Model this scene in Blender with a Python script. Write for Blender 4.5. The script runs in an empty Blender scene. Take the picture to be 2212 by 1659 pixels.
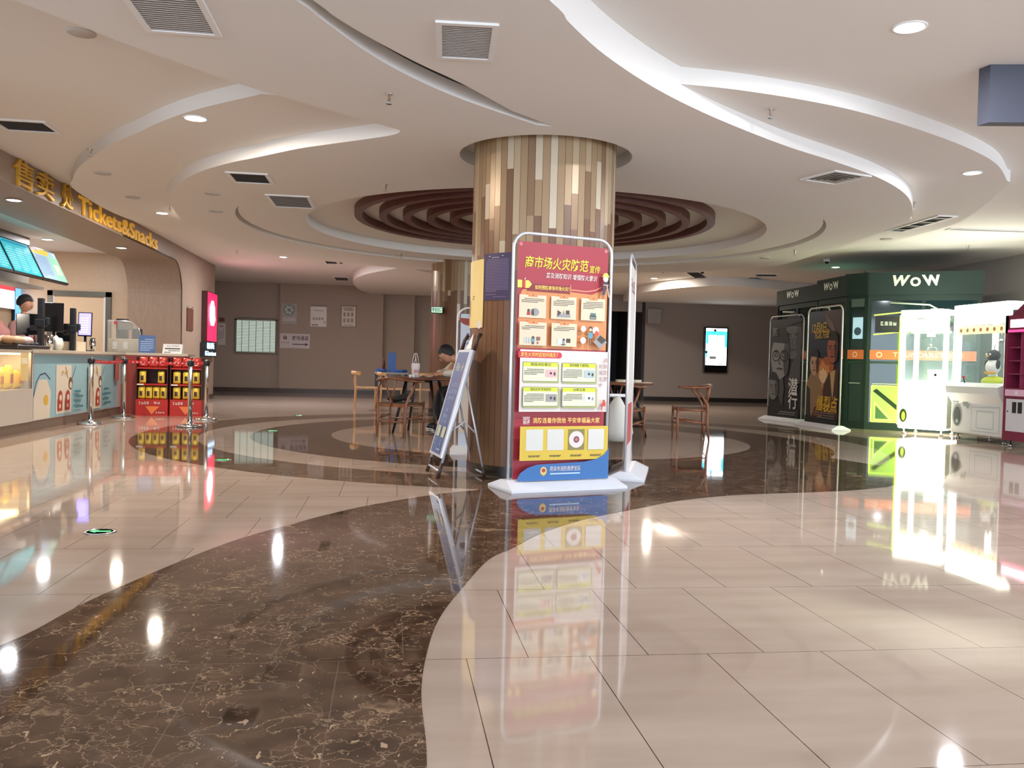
import bpy, bmesh, math, random
from math import sin, cos, pi, radians, sqrt, atan2, hypot
from mathutils import Vector, Matrix, geometry

# ------------------------------------------------------------------ camera, world, light, exposure
SC = bpy.context.scene
COL = SC.collection
HH = 0.96                     # camera height; the world axes follow the tile grid of the floor
ROLL, PITCH, YAW, FPX = radians(1.45), radians(-1.302), radians(7.88), 1880.0
def _rz(v, a): return Vector((v[0]*cos(a)-v[1]*sin(a), v[0]*sin(a)+v[1]*cos(a), v[2]))
_F, _U0, _X0 = Vector((0, cos(PITCH), sin(PITCH))), Vector((0, -sin(PITCH), cos(PITCH))), Vector((1, 0, 0))
_X = cos(ROLL)*_X0 + sin(ROLL)*_U0
_U = -sin(ROLL)*_X0 + cos(ROLL)*_U0
_F, _X, _U = _rz(_F, -YAW), _rz(_X, -YAW), _rz(_U, -YAW)
CAMPOS = Vector((0, 0, HH))
cam_data = bpy.data.cameras.new('camera')
cam = bpy.data.objects.new('camera', cam_data); COL.objects.link(cam)
cam_data.sensor_fit = 'HORIZONTAL'; cam_data.sensor_width = 36.0
cam_data.lens = FPX*36.0/2212.0
cam_data.clip_end = 200
m_ = Matrix((( _X[0], _U[0], -_F[0], 0), (_X[1], _U[1], -_F[1], 0), (_X[2], _U[2], -_F[2], 0), (0, 0, 0, 1)))
cam.matrix_world = Matrix.Translation(CAMPOS) @ m_
SC.camera = cam
def _ray(px, py): return (px-1106)*_X - (py-829.5)*_U + FPX*_F
def G(px, py, z=0.0):         # where the sight line through a photo point meets the level z
    d = _ray(px, py); return CAMPOS + d*((z-HH)/d[2])
def VV(px, py, v): d = _ray(px, py); return CAMPOS + d*(v/d[1])
def UU(px, py, u): d = _ray(px, py); return CAMPOS + d*(u/d[0])

world = bpy.data.worlds.new('world'); SC.world = world; world.use_nodes = True
world.node_tree.nodes['Background'].inputs[0].default_value = (0.74, 0.85, 1.0, 1)
world.node_tree.nodes['Background'].inputs[1].default_value = 3.1
SC.view_settings.view_transform = 'Standard'; SC.view_settings.look = 'None'
SC.view_settings.gamma = 1.0; SC.view_settings.use_curve_mapping = False
SC.view_settings.exposure = 0.92
SC.cycles.max_bounces = 8; SC.cycles.diffuse_bounces = 5; SC.cycles.glossy_bounces = 4
SC.cycles.transparent_max_bounces = 16
SC.cycles.sample_clamp_indirect = 6.0
SC.cycles.use_denoising = True
SC.cycles.caustics_reflective = False; SC.cycles.caustics_refractive = False
LAMP_W = 38.0                 # watts of one ceiling downlight

# ------------------------------------------------------------------ materials
_mats = {}
def s2l(c): c /= 255.0; return c/12.92 if c <= 0.04045 else ((c+0.055)/1.055)**2.4
def rgb(c): return (s2l(c[0]), s2l(c[1]), s2l(c[2]), 1.0)
def M(c, rough=0.55, metal=0.0, spec=0.5, emit=0.0, alpha=1.0, trans=0.0, coat=0.0, name=None):
    key = (tuple(c), rough, metal, spec, emit, alpha, trans, coat)
    if key in _mats: return _mats[key]
    m = bpy.data.materials.new(name or 'paint'); m.use_nodes = True
    b = m.node_tree.nodes['Principled BSDF']
    b.inputs['Base Color'].default_value = rgb(c)
    b.inputs['Roughness'].default_value = rough; b.inputs['Metallic'].default_value = metal
    b.inputs['Specular IOR Level'].default_value = spec
    if emit > 0:
        b.inputs['Emission Color'].default_value = rgb(c); b.inputs['Emission Strength'].default_value = emit
    if alpha < 1: b.inputs['Alpha'].default_value = alpha
    if trans > 0: b.inputs['Transmission Weight'].default_value = trans
    if coat > 0: b.inputs['Coat Weight'].default_value = coat
    _mats[key] = m
    return m
def nt(m): return m.node_tree.nodes, m.node_tree.links, m.node_tree.nodes['Principled BSDF']
def noisy(c1, c2, scale=8.0, rough=0.5, stretch=(1, 1, 1), bump=0.0, metal=0.0, detail=4.0, lo=0.35, hi=0.65, coords='Object'):
    m = bpy.data.materials.new('grained'); m.use_nodes = True
    N, L, b = nt(m)
    tc = N.new('ShaderNodeTexCoord'); mp = N.new('ShaderNodeMapping'); mp.inputs['Scale'].default_value = stretch
    no = N.new('ShaderNodeTexNoise'); no.inputs['Scale'].default_value = scale; no.inputs['Detail'].default_value = detail
    cr = N.new('ShaderNodeValToRGB'); cr.color_ramp.elements[0].color = rgb(c1); cr.color_ramp.elements[1].color = rgb(c2)
    cr.color_ramp.elements[0].position = lo; cr.color_ramp.elements[1].position = hi
    L.new(tc.outputs[coords], mp.inputs[0]); L.new(mp.outputs[0], no.inputs['Vector']); L.new(no.outputs['Fac'], cr.inputs[0])
    L.new(cr.outputs[0], b.inputs['Base Color']); b.inputs['Roughness'].default_value = rough; b.inputs['Metallic'].default_value = metal
    if bump > 0:
        bp = N.new('ShaderNodeBump'); bp.inputs['Strength'].default_value = bump; bp.inputs['Distance'].default_value = 0.01
        L.new(no.outputs['Fac'], bp.inputs['Height']); L.new(bp.outputs[0], b.inputs['Normal'])
    return m

def tile_nodes(N, L):
    """grout mask of the 0.407 x 0.852 m running-bond floor tiles, in world metres"""
    tc = N.new('ShaderNodeTexCoord'); mp = N.new('ShaderNodeMapping')
    mp.inputs['Location'].default_value = (-0.464+0.407*40, -1.944+0.852*20, 0)
    L.new(tc.outputs['Object'], mp.inputs[0])
    br = N.new('ShaderNodeTexBrick'); br.offset = 0.5; br.offset_frequency = 2; br.squash = 1.0
    br.inputs['Scale'].default_value = 1.0; br.inputs['Brick Width'].default_value = 0.407; br.inputs['Row Height'].default_value = 0.852
    br.inputs['Mortar Size'].default_value = 0.0016; br.inputs['Mortar Smooth'].default_value = 0.0; br.inputs['Bias'].default_value = 0.0
    br.inputs['Color1'].default_value = (0, 0, 0, 1); br.inputs['Color2'].default_value = (1, 1, 1, 1)
    L.new(mp.outputs[0], br.inputs['Vector'])
    return tc, br
def mixc(N, L, a, b_, fac, mode='MIX'):
    mx = N.new('ShaderNodeMix'); mx.data_type = 'RGBA'; mx.blend_type = mode
    for sock, v in ((mx.inputs[6], a), (mx.inputs[7], b_)):
        if isinstance(v, tuple): sock.default_value = v
        else: L.new(v, sock)
    if isinstance(fac, (int, float)): mx.inputs[0].default_value = fac
    else: L.new(fac, mx.inputs[0])
    return mx.outputs[2]

def cream_tile():
    m = bpy.data.materials.new('cream_tile'); m.use_nodes = True
    N, L, b = nt(m); tc, br = tile_nodes(N, L)
    no = N.new('ShaderNodeTexNoise'); no.inputs['Scale'].default_value = 2.2; no.inputs['Detail'].default_value = 5
    mp = N.new('ShaderNodeMapping'); mp.inputs['Scale'].default_value = (0.6, 2.4, 1); L.new(tc.outputs['Object'], mp.inputs[0]); L.new(mp.outputs[0], no.inputs['Vector'])
    cr = N.new('ShaderNodeValToRGB'); cr.color_ramp.elements[0].color = rgb((178, 158, 142)); cr.color_ramp.elements[1].color = rgb((190, 171, 156))
    cr.color_ramp.elements[0].position = 0.35; cr.color_ramp.elements[1].position = 0.65
    L.new(no.outputs['Fac'], cr.inputs[0])
    c = mixc(N, L, cr.outputs[0], rgb((178, 158, 142)), 0.0)
    mlt = N.new('ShaderNodeMath'); mlt.operation = 'MULTIPLY'; mlt.inputs[1].default_value = 0.18; L.new(br.outputs['Color'], mlt.inputs[0])
    c = mixc(N, L, c, rgb((162, 143, 128)), mlt.outputs[0])
    c = mixc(N, L, c, rgb((70, 58, 48)), br.outputs['Fac'])
    L.new(c, b.inputs['Base Color'])
    b.inputs['Roughness'].default_value = 0.045; b.inputs['Specular IOR Level'].default_value = 0.62
    n2 = N.new('ShaderNodeTexNoise'); n2.inputs['Scale'].default_value = 3.5; n2.inputs['Detail'].default_value = 1
    L.new(tc.outputs['Object'], n2.inputs['Vector'])
    bp = N.new('ShaderNodeBump'); bp.inputs['Strength'].default_value = 0.022; bp.inputs['Distance'].default_value = 0.01
    L.new(n2.outputs['Fac'], bp.inputs['Height']); L.new(bp.outputs[0], b.inputs['Normal'])
    return m
def marble(dark, mid, vein, name):
    m = bpy.data.materials.new(name); m.use_nodes = True
    N, L, b = nt(m); tc, br = tile_nodes(N, L)
    def noise(scale, detail=4, vec=None, dist=0.0):
        n = N.new('ShaderNodeTexNoise'); n.inputs['Scale'].default_value = scale; n.inputs['Detail'].default_value = detail
        n.inputs['Distortion'].default_value = dist; L.new(vec or tc.outputs['Object'], n.inputs['Vector']); return n
    def ramp(src, p0, p1, a=(0, 0, 0, 1), c=(1, 1, 1, 1)):
        r = N.new('ShaderNodeValToRGB'); r.color_ramp.elements[0].position = p0; r.color_ramp.elements[1].position = p1
        r.color_ramp.elements[0].color = a; r.color_ramp.elements[1].color = c; L.new(src, r.inputs[0]); return r.outputs[0]
    base = ramp(noise(9, 6).outputs['Fac'], 0.35, 0.68, rgb(dark), rgb(mid))
    def veins(scale, width, warp, seed):
        w = noise(scale*1.6, 5); 
        sub = N.new('ShaderNodeVectorMath'); sub.operation = 'MULTIPLY_ADD'
        sub.inputs[1].default_value = (warp, warp, 0); L.new(w.outputs['Color'], sub.inputs[0])
        add = N.new('ShaderNodeVectorMath'); add.operation = 'ADD'; add.inputs[1].default_value = (seed, seed*1.7, 0)
        L.new(tc.outputs['Object'], add.inputs[0]); L.new(add.outputs[0], sub.inputs[2])
        v = N.new('ShaderNodeTexVoronoi'); v.feature = 'DISTANCE_TO_EDGE'; v.inputs['Scale'].default_value = scale; v.inputs['Randomness'].default_value = 1.0
        L.new(sub.outputs[0], v.inputs['Vector'])
        return ramp(v.outputs['Distance'], 0.0, width, (1, 1, 1, 1), (0, 0, 0, 1))
    v1 = veins(4.2, 0.014, 0.42, 0.0); v2 = veins(10.5, 0.030, 0.20, 5.3)
    msk = ramp(noise(2.2, 3).outputs['Fac'], 0.36, 0.54)
    msk2 = ramp(noise(3.1, 3, dist=0.5).outputs['Fac'], 0.40, 0.60)
    c = mixc(N, L, base, rgb(vein), mixc(N, L, (0, 0, 0, 1), v1, msk))
    c = mixc(N, L, c, rgb(vein), mixc(N, L, (0, 0, 0, 1), v2, mixc(N, L, (0, 0, 0, 1), msk2, 0.8)))
    # pale flakes
    mpf = N.new('ShaderNodeMapping'); mpf.inputs['Scale'].default_value = (1.0, 0.6, 1); mpf.inputs['Rotation'].default_value = (0, 0, 0.5)
    L.new(tc.outputs['Object'], mpf.inputs[0])
    fl = noise(46, 2, mpf.outputs[0], 0.8); flm = ramp(fl.outputs['Fac'], 0.685, 0.72)
    c = mixc(N, L, c, rgb((176, 150, 124)), flm)
    gr = N.new('ShaderNodeMath'); gr.operation = 'MULTIPLY'; gr.inputs[1].default_value = 0.8; L.new(br.outputs['Fac'], gr.inputs[0])
    c = mixc(N, L, c, rgb((112, 96, 82)), gr.outputs[0])
    L.new(c, b.inputs['Base Color'])
    b.inputs['Roughness'].default_value = 0.04; b.inputs['Specular IOR Level'].default_value = 0.6
    n2 = noise(4.0, 1)
    bp = N.new('ShaderNodeBump'); bp.inputs['Strength'].default_value = 0.022; bp.inputs['Distance'].default_value = 0.01
    L.new(n2.outputs['Fac'], bp.inputs['Height']); L.new(bp.outputs[0], b.inputs['Normal'])
    return m

CREAM = cream_tile()
MARBLE = marble((60, 44, 34), (94, 72, 56), (170, 142, 114), 'brown_marble')
MARBLE2 = marble((88, 70, 56), (120, 99, 82), (150, 128, 106), 'tan_marble')
WHITE_PAINT = M((222, 219, 214), 0.85, name='white_ceiling_paint')
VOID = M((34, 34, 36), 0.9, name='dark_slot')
FABRIC = noisy((158, 140, 124), (168, 150, 134), 60, 0.8, bump=0.05)
PANEL = noisy((142, 120, 104), (150, 128, 111), 30, 0.42, stretch=(1, 1, 0.2))
PALEPANEL = noisy((196, 172, 144), (202, 178, 150), 20, 0.4)
DARKWOOD = noisy((72, 34, 28), (96, 48, 38), 12, 0.45, stretch=(1, 1, 4))
BROWNTRIM = M((70, 56, 48), 0.4)
CHROME = M((205, 205, 205), 0.12, 1.0)
STEEL = M((170, 170, 172), 0.28, 1.0)
ALU = M((206, 208, 214), 0.36, 0.35)
BLACK = M((22, 22, 24), 0.45)
BLACKGLOSS = M((14, 14, 16), 0.12)
WHITE = M((226, 226, 224), 0.4)
GLASS = M((235, 245, 245), 0.02, 0.0, 0.5, 0, 0.13, name='clear_glass')
WALNUT = noisy((112, 66, 42), (146, 92, 60), 10, 0.35, stretch=(1, 1, 0.25))
OAK = noisy((196, 150, 98), (216, 172, 120), 10, 0.4, stretch=(1, 1, 0.25))

# ------------------------------------------------------------------ geometry helpers
class B:
    """collects shapes and links them as ONE mesh object"""
    def __init__(s): s.bm = bmesh.new(); s.mats = []
    def mi(s, m):
        if m not in s.mats: s.mats.append(m)
        return s.mats.index(m)
    def faces(s, fs, m, smooth=False):
        i = s.mi(m)
        for f in fs: f.material_index = i; f.smooth = smooth
    def box(s, c, d, m, rot=None, bevel=0.0, seg=2):
        r = bmesh.ops.create_cube(s.bm, size=1.0)
        mat = Matrix.Translation(Vector(c)) @ (rot.to_4x4() if rot else Matrix.Identity(4)) @ Matrix.Diagonal((d[0], d[1], d[2], 1))
        bmesh.ops.transform(s.bm, matrix=mat, verts=r['verts'])
        fs = set(f for v in r['verts'] for f in v.link_faces)
        s.faces(fs, m)
        if bevel > 0:
            es = list(set(e for f in fs for e in f.edges))
            o = bmesh.ops.bevel(s.bm, geom=es, offset=min(bevel, min(d)*0.45), segments=seg, profile=0.6, affect='EDGES')
            s.faces(o['faces'], m)
        return s
    def span(s, a, b, m, bevel=0.0):
        a, b = Vector(a), Vector(b)
        return s.box((a+b)/2, [abs(b[i]-a[i]) for i in range(3)], m, None, bevel)
    def tube(s, pts, r, m, seg=10, closed=False, cap=True, flat=None):
        pts = [Vector(p) for p in pts]; n = len(pts); rr = r if isinstance(r, (list, tuple)) else [r]*n
        tans = []
        for i in range(n):
            if closed: t = pts[(i+1) % n]-pts[i-1]
            else: t = pts[min(i+1, n-1)]-pts[max(i-1, 0)]
            tans.append(t.normalized() if t.length > 1e-9 else Vector((0, 0, 1)))
        up = Vector((0, 0, 1)) if abs(tans[0].z) < 0.9 else Vector((1, 0, 0))
        nx = tans[0].cross(up).normalized(); rings = []
        for i in range(n):
            t = tans[i]; nx = (nx - t*nx.dot(t)).normalized(); ny = t.cross(nx)
            fx, fy = flat if flat else (1, 1)
            rings.append([s.bm.verts.new(pts[i]+(nx*cos(2*pi*k/seg)*fx+ny*sin(2*pi*k/seg)*fy)*rr[i]) for k in range(seg)])
        fs = []
        for i in range(n if closed else n-1):
            a, b_ = rings[i], rings[(i+1) % n]
            for k in range(seg): fs.append(s.bm.faces.new((a[k], a[(k+1) % seg], b_[(k+1) % seg], b_[k])))
        s.faces(fs, m, True)
        if cap and not closed: s.faces([s.bm.faces.new(rings[0][::-1]), s.bm.faces.new(rings[-1])], m)
        return s
    def rod(s, a, b, r, m, r2=None, seg=10): return s.tube([a, b], [r, r if r2 is None else r2], m, seg)
    def lathe(s, prof, m, loc=(0, 0, 0), seg=24, axis='Z', smooth=True, rot=None):
        R = rot or {'Z': Matrix.Identity(3), 'Y': Matrix.Rotation(-pi/2, 3, 'X'), 'X': Matrix.Rotation(pi/2, 3, 'Y')}[axis]
        loc = Vector(loc); rings = []
        for (r, z) in prof:
            if r < 1e-6: rings.append([s.bm.verts.new(loc+R @ Vector((0, 0, z)))])
            else: rings.append([s.bm.verts.new(loc+R @ Vector((r*cos(2*pi*k/seg), r*sin(2*pi*k/seg), z))) for k in range(seg)])
        fs = []
        for a, b_ in zip(rings, rings[1:]):
            for k in range(seg):
                k2 = (k+1) % seg
                if len(a) == 1 and len(b_) == 1: continue
                if len(a) == 1: fs.append(s.bm.faces.new((a[0], b_[k2], b_[k])))
                elif len(b_) == 1: fs.append(s.bm.faces.new((a[k], a[k2], b_[0])))
                else: fs.append(s.bm.faces.new((a[k], a[k2], b_[k2], b_[k])))
        for rg, fl in ((rings[0], True), (rings[-1], False)):
            if len(rg) > 1: s.faces([s.bm.faces.new(rg[::-1] if fl else rg)], m)
        s.faces(fs, m, smooth)
        return s
    def ball(s, c, r, m, sc=(1, 1, 1), sub=3, rot=None, fn=None):
        o = bmesh.ops.create_icosphere(s.bm, subdivisions=sub, radius=1.0)
        R = rot or Matrix.Identity(3)
        for v in o['verts']:
            p = Vector(v.co)
            if fn: p = fn(p)
            v.co = R @ Vector((p.x*r*sc[0], p.y*r*sc[1], p.z*r*sc[2])) + Vector(c)
        s.faces(set(f for v in o['verts'] for f in v.link_faces), m, True)
        return s
    def poly(s, loops, z, m, M4=None, flip=False):
        """flat face with holes: loops of (x, y), first the outline"""
        ls = [[Vector((p[0], p[1], 0)) for p in l] for l in loops]
        tris = geometry.tessellate_polygon(ls); flatp = [p for l in ls for p in l]
        vs = []
        for p in flatp:
            q = Vector((p.x, p.y, z)); vs.append(s.bm.verts.new(M4 @ q if M4 else q))
        fs = []
        for t in tris:
            if len(set(t)) < 3: continue
            a, b_, c_ = [flatp[k] for k in t]
            cr = (b_-a).cross(c_-a).z
            if abs(cr) < 1e-12: continue
            t = t if (cr > 0) != flip else t[::-1]
            try: fs.append(s.bm.faces.new([vs[k] for k in t]))
            except ValueError: pass
        s.faces(fs, m); return s
    def wall(s, loop, z0, z1, m, closed=True, M4=None, smooth=True):
        T = M4 or Matrix.Identity(4)
        a = [s.bm.verts.new(T @ Vector((p[0], p[1], z0))) for p in loop]; b_ = [s.bm.verts.new(T @ Vector((p[0], p[1], z1))) for p in loop]
        n = len(loop); fs = []
        for i in range(n if closed else n-1):
            j = (i+1) % n; fs.append(s.bm.faces.new((a[i], a[j], b_[j], b_[i])))
        s.faces(fs, m, smooth); return s
    def prism(s, loop, z0, z1, m, M4=None, smooth=False):
        s.poly([loop], z0, m, M4, True); s.poly([loop], z1, m, M4); return s.wall(loop, z0, z1, m, True, M4, smooth)
    def build(s, name, parent=None, loc=(0, 0, 0), rz=0.0, rot=None, weld=False, recalc=True):
        if weld: bmesh.ops.remove_doubles(s.bm, verts=s.bm.verts, dist=1e-5)
        if recalc: bmesh.ops.recalc_face_normals(s.bm, faces=s.bm.faces)
        me = bpy.data.meshes.new(name); s.bm.to_mesh(me); s.bm.free()
        for m in s.mats: me.materials.append(m)
        o = bpy.data.objects.new(name, me); COL.objects.link(o)
        o.parent = parent; o.location = loc
        o.rotation_euler = rot if rot else (0, 0, rz)
        return o

def tag(o, label, cat, group=None, kind=None):
    o['label'] = label; o['category'] = cat
    if group: o['group'] = group
    if kind: o['kind'] = kind
    return o
def thing(name, label, cat, loc=(0, 0, 0), rz=0.0, group=None, rot=None):
    o = bpy.data.objects.new(name, None); COL.objects.link(o); o.empty_display_size = 0.1
    o.location = loc; o.rotation_euler = rot if rot else (0, 0, rz)
    return tag(o, label, cat, group)
def struct(o): o['kind'] = 'structure'; return o
def kids(o): return [c for c in COL.objects if c.parent == o]
def copy_tree(o, loc=None, rz=None, label=None, parent=None):
    c = o.copy(); COL.objects.link(c); c.parent = parent
    for ch in kids(o): copy_tree(ch, parent=c)
    if loc is not None: c.location = loc
    if rz is not None: c.rotation_euler = (0, 0, rz)
    if label: c['label'] = label
    return c
def spline(pts, n=8, closed=False):
    out = []; N = len(pts)
    for i in range(N if closed else N-1):
        if closed: p = [pts[(i+k-1) % N] for k in range(4)]
        else: p = [pts[max(0, i-1)], pts[i], pts[i+1], pts[min(N-1, i+2)]]
        p = [Vector(q) for q in p]
        for k in range(n):
            t = k/n
            out.append(0.5*((2*p[1])+(-p[0]+p[2])*t+(2*p[0]-5*p[1]+4*p[2]-p[3])*t*t+(-p[0]+3*p[1]-3*p[2]+p[3])*t**3))
    if not closed: out.append(Vector(pts[-1]))
    return out
def circle(cx, cy, r, n=96, a0=0, a1=2*pi):
    full = abs(a1-a0) > 6.28
    return [(cx+r*cos(a0+(a1-a0)*k/(n if full else n-1)), cy+r*sin(a0+(a1-a0)*k/(n if full else n-1))) for k in range(n)]
_tc = {}
def text_geo(txt, size=1.0, bold=0.0, align='CENTER', shear=0.0):
    """flat triangles of a line of writing, as (verts, faces, width)"""
    k = (txt, bold, align, shear)
    if k not in _tc:
        cu = bpy.data.curves.new('writing', 'FONT'); cu.body = txt; cu.size = 1.0; cu.align_x = align; cu.align_y = 'CENTER'
        cu.offset = bold; cu.shear = shear; cu.resolution_u = 3
        o = bpy.data.objects.new('writing', cu); COL.objects.link(o)
        dg = bpy.context.evaluated_depsgraph_get(); me = bpy.data.meshes.new_from_object(o.evaluated_get(dg))
        vs = [tuple(v.co) for v in me.vertices]; fs = [tuple(p.vertices) for p in me.polygons]
        bpy.data.objects.remove(o); bpy.data.curves.remove(cu); bpy.data.meshes.remove(me)
        xs = [v[0] for v in vs] or [0]
        _tc[k] = (vs, fs, max(xs)-min(xs), (max(xs)+min(xs))/2)
    return _tc[k]
class Sheet(B):
    """printed sheet: x to the right, z up, facing -y; later shapes lie a hair in front of earlier ones"""
    def __init__(s, step=0.0005): super().__init__(); s.y = 0.0; s.step = step
    def lay(s): s.y -= s.step; return Matrix(((1, 0, 0, 0), (0, 0, 1, s.y), (0, 1, 0, 0), (0, 0, 0, 1)))
    def rect(s, x0, z0, x1, z1, m): return s.pg([(x0, z0), (x1, z0), (x1, z1), (x0, z1)], m)
    def pg(s, pts, m): s.poly([pts], 0, m, s.lay()); return s
    def disc(s, x, z, r, m, sx=1.0, n=28, a0=0, a1=2*pi): return s.pg([(x+r*sx*cos(a0+(a1-a0)*k/n), z+r*sin(a0+(a1-a0)*k/n)) for k in range(n)], m)
    def line(s, pts, w, m):
        for a, b in zip(pts, pts[1:]):
            d = Vector((b[0]-a[0], b[1]-a[1])); 
            if d.length < 1e-9: continue
            n = Vector((-d.y, d.x)).normalized()*w/2; s.pg([(a[0]+n.x, a[1]+n.y), (b[0]+n.x, b[1]+n.y), (b[0]-n.x, b[1]-n.y), (a[0]-n.x, a[1]-n.y)], m); s.y += s.step
        s.y -= s.step; return s
    def text(s, txt, x, z, h, m, bold=0.0, align='CENTER', fit=None, shear=0.0, depth=0.0):
        vs, fs, w, cx = text_geo(txt, 1.0, bold, align, shear); k = h
        kx = k if not fit else fit/max(w, 1e-6)
        T = s.lay(); nv = [s.bm.verts.new(T @ Vector((x+(v[0]-(cx if align == 'CENTER' else 0))*kx, z+v[1]*k, 0))) for v in vs]
        out = []
        for f in fs:
            try: out.append(s.bm.faces.new([nv[i] for i in f]))
            except ValueError: pass
        s.faces(out, m)
        if depth > 0 and out:
            r = bmesh.ops.extrude_face_region(s.bm, geom=out)
            bmesh.ops.translate(s.bm, vec=(0, depth, 0), verts=[e for e in r['geom'] if isinstance(e, bmesh.types.BMVert)])
            s.faces([e for e in r['geom'] if isinstance(e, bmesh.types.BMFace)], m)
            s.faces([f for f in s.bm.faces if any(v in nv for v in f.verts)], m)
        return s
    def glyphs(s, x, z, w, h, n, m, seed=0):
        """a row of n signs too blurred to read in the photo: short strokes in a square each"""
        rnd = random.Random(seed*31+n); s.lay(); base = s.y; p = w/n; g = min(p*0.8, h)
        for k in range(n):
            cx = x-w/2+p*(k+0.5)
            for j in range(3):
                s.y = base+s.step
                if rnd.random() < 0.6: zz = z+h*(0.36-0.36*j); s.rect(cx-g*0.48, zz-h*0.09, cx+g*(0.48-0.3*rnd.random()), zz+h*0.09, m)
                s.y = base+s.step
                xx = cx+g*(0.36*j-0.36)
                if rnd.random() < 0.6 or j == 1: s.rect(xx-g*0.08, z-h*0.48, xx+g*0.08, z+h*(0.48-0.3*rnd.random()), m)
        s.y = base; return s
    def scrib(s, x0, z1, w, rows, rowh, m, seed=0, hgt=0.5, indent=True):
        """rows of small print, too small to read in the photo: short dashes"""
        rnd = random.Random(seed); s.lay(); base = s.y
        for r in range(rows):
            x = x0+(rowh*2 if (indent and r == 0) else 0); end = x0+w*(1 if r < rows-1 else rnd.uniform(0.3, 0.8)); z = z1-rowh*(r+0.5)
            while x < end:
                ww = min(rnd.uniform(0.5, 0.85)*rowh*0.8, end-x)
                s.y = base+s.step; s.rect(x, z-rowh*hgt/2, x+ww, z+rowh*hgt/2, m); x += ww+rowh*0.22
        s.y = base; return s
# ------------------------------------------------------------------ floor with its inlaid curves
def px2(pts, z=0.0): return [tuple(G(a, b, z)[:2]) for a, b in pts]
FC = (1.97, 11.44)
b = B()
b.poly([[(-9, -4), (16, -4), (16, 33), (-9, 33)]], 0.0, CREAM)
S_left = [(-2.2, 1.0), (-1.9, 1.9), (-1.56, 2.5)] + px2([(0, 1395), (210, 1290), (472, 1180), (620, 1135), (780, 1095), (950, 1067), (1030, 1059)])
S_right = [(0.0, 0.9), (0.05, 1.5)] + px2([(922, 1659), (910, 1495), (925, 1400), (950, 1335), (995, 1275), (1055, 1210), (1106, 1185), (1176, 1149), (1271, 1120), (1376, 1099), (1466, 1082), (1581, 1070), (1706, 1065), (1831, 1060), (1916, 1052)])
def ring(cx, cy, ro, ri, z, m, n=160): b.poly([circle(cx, cy, ro, n), circle(cx, cy, ri, n)], z, m)
ring(FC[0], FC[1], 5.02, 4.30, 0.0006, MARBLE2)
ring(FC[0], FC[1], 3.70, 2.72, 0.0006, MARBLE)
sl = spline([Vector((p[0], p[1], 0)) for p in S_left], 6); sr = spline([Vector((p[0], p[1], 0)) for p in S_right], 6)
inner = circle(FC[0], FC[1], 3.70, 60, radians(255), radians(322))
outline = [(p.x, p.y) for p in sl] + [(1.0, 7.3)] + [p for p in inner][4:] + [(5.2, 7.75)] + [(p.x, p.y) for p in sr][::-1]
b.poly([outline], 0.0012, MARBLE)
struct(b.build('floor', recalc=False))

# ------------------------------------------------------------------ ceiling in three levels
Z1, Z2, Z3 = 2.83, 2.95, 3.07
L1px = [(1186, 0), (1231, 50), (1306, 118), (1406, 185), (1506, 237), (1606, 280), (1706, 318), (1806, 350), (1881, 377), (1931, 401), (1961, 425), (1971, 450), (1966, 470), (1931, 492)]
right = [(-2.6, 0.6), (-1.2, 2.0), (-0.1, 3.35)] + px2(L1px, Z1) + px2([(1700, 569), (1592, 580), (1472, 588)], Z1)
left = px2([(600, 550), (480, 520), (400, 480), (365, 432), (372, 412), (400, 387), (440, 368), (500, 351), (550, 341), (640, 322), (700, 313), (780, 302), (840, 293), (861, 287)], Z1)
back = [(5.0, 16.6), (3.4, 17.5), (1.79, 17.9), (0.3, 17.75)]
tip = px2([(864, 281)], Z1)
edge = px2([(840, 274), (780, 257), (700, 235), (530, 185), (300, 105), (50, 8)], Z1) + [(-2.6, 4.35), (-3.6, 3.3), (-5.0, 1.9)]
def sp2(pts, n=6): return [(p.x, p.y) for p in spline([Vector((q[0], q[1], 0)) for q in pts], n)]
L1 = sp2(right+back+left+tip) + sp2(edge)
# opening cuts in the lowest level
P1C, P2C, PR = (1.33, 7.80), (1.35, 16.72), 0.64
hole = circle(1.33, 7.78, 0.775, 72)
gi, go = (1.85, 12.05, 3.87), (1.90, 12.37, 4.01)
def crescent(a, ra, c, rc, n=140):
    """points of circle c outside circle a, and back along circle a inside circle c"""
    o = [p for p in circle(c[0], c[1], rc, n) if hypot(p[0]-a[0], p[1]-a[1]) > ra+0.004]
    i = [p for p in circle(a[0], a[1], ra, n) if hypot(p[0]-c[0], p[1]-c[1]) < rc-0.004]
    def order(pts, cc):                       # start after the gap near the camera
        return sorted(pts, key=lambda p: (atan2(p[1]-cc[1], p[0]-cc[0])+pi/2) % (2*pi))
    return order(o, c) + order(i, a)[::-1]
gro = crescent(gi, gi[2], go, go[2])
opening = circle(1.97, 12.25, 3.16, 120)
slot = sp2([(-1.5, 3.2), (-1.05, 3.85)] + px2([(640, 0), (700, 45), (800, 117), (900, 172), (1000, 215), (1106, 252), (1160, 270)], Z1)) + px2([(1197, 273)], Z1) + sp2(px2([(1106, 240), (1000, 182), (900, 135), (800, 82), (725, 37), (675, 0)], Z1) + [(-0.95, 3.8), (-1.4, 3.12)])
b = B()
b.poly([L1, hole, gro, opening, slot], Z1, WHITE_PAINT)
b.wall(L1, Z1, Z3, WHITE_PAINT)
for lp in (hole, opening): b.wall(lp, Z1, Z3, WHITE_PAINT)
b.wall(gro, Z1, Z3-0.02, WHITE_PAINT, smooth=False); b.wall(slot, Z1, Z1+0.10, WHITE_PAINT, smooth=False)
b.poly([gro], Z3-0.02, VOID); b.poly([slot], Z1+0.10, VOID)
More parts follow.
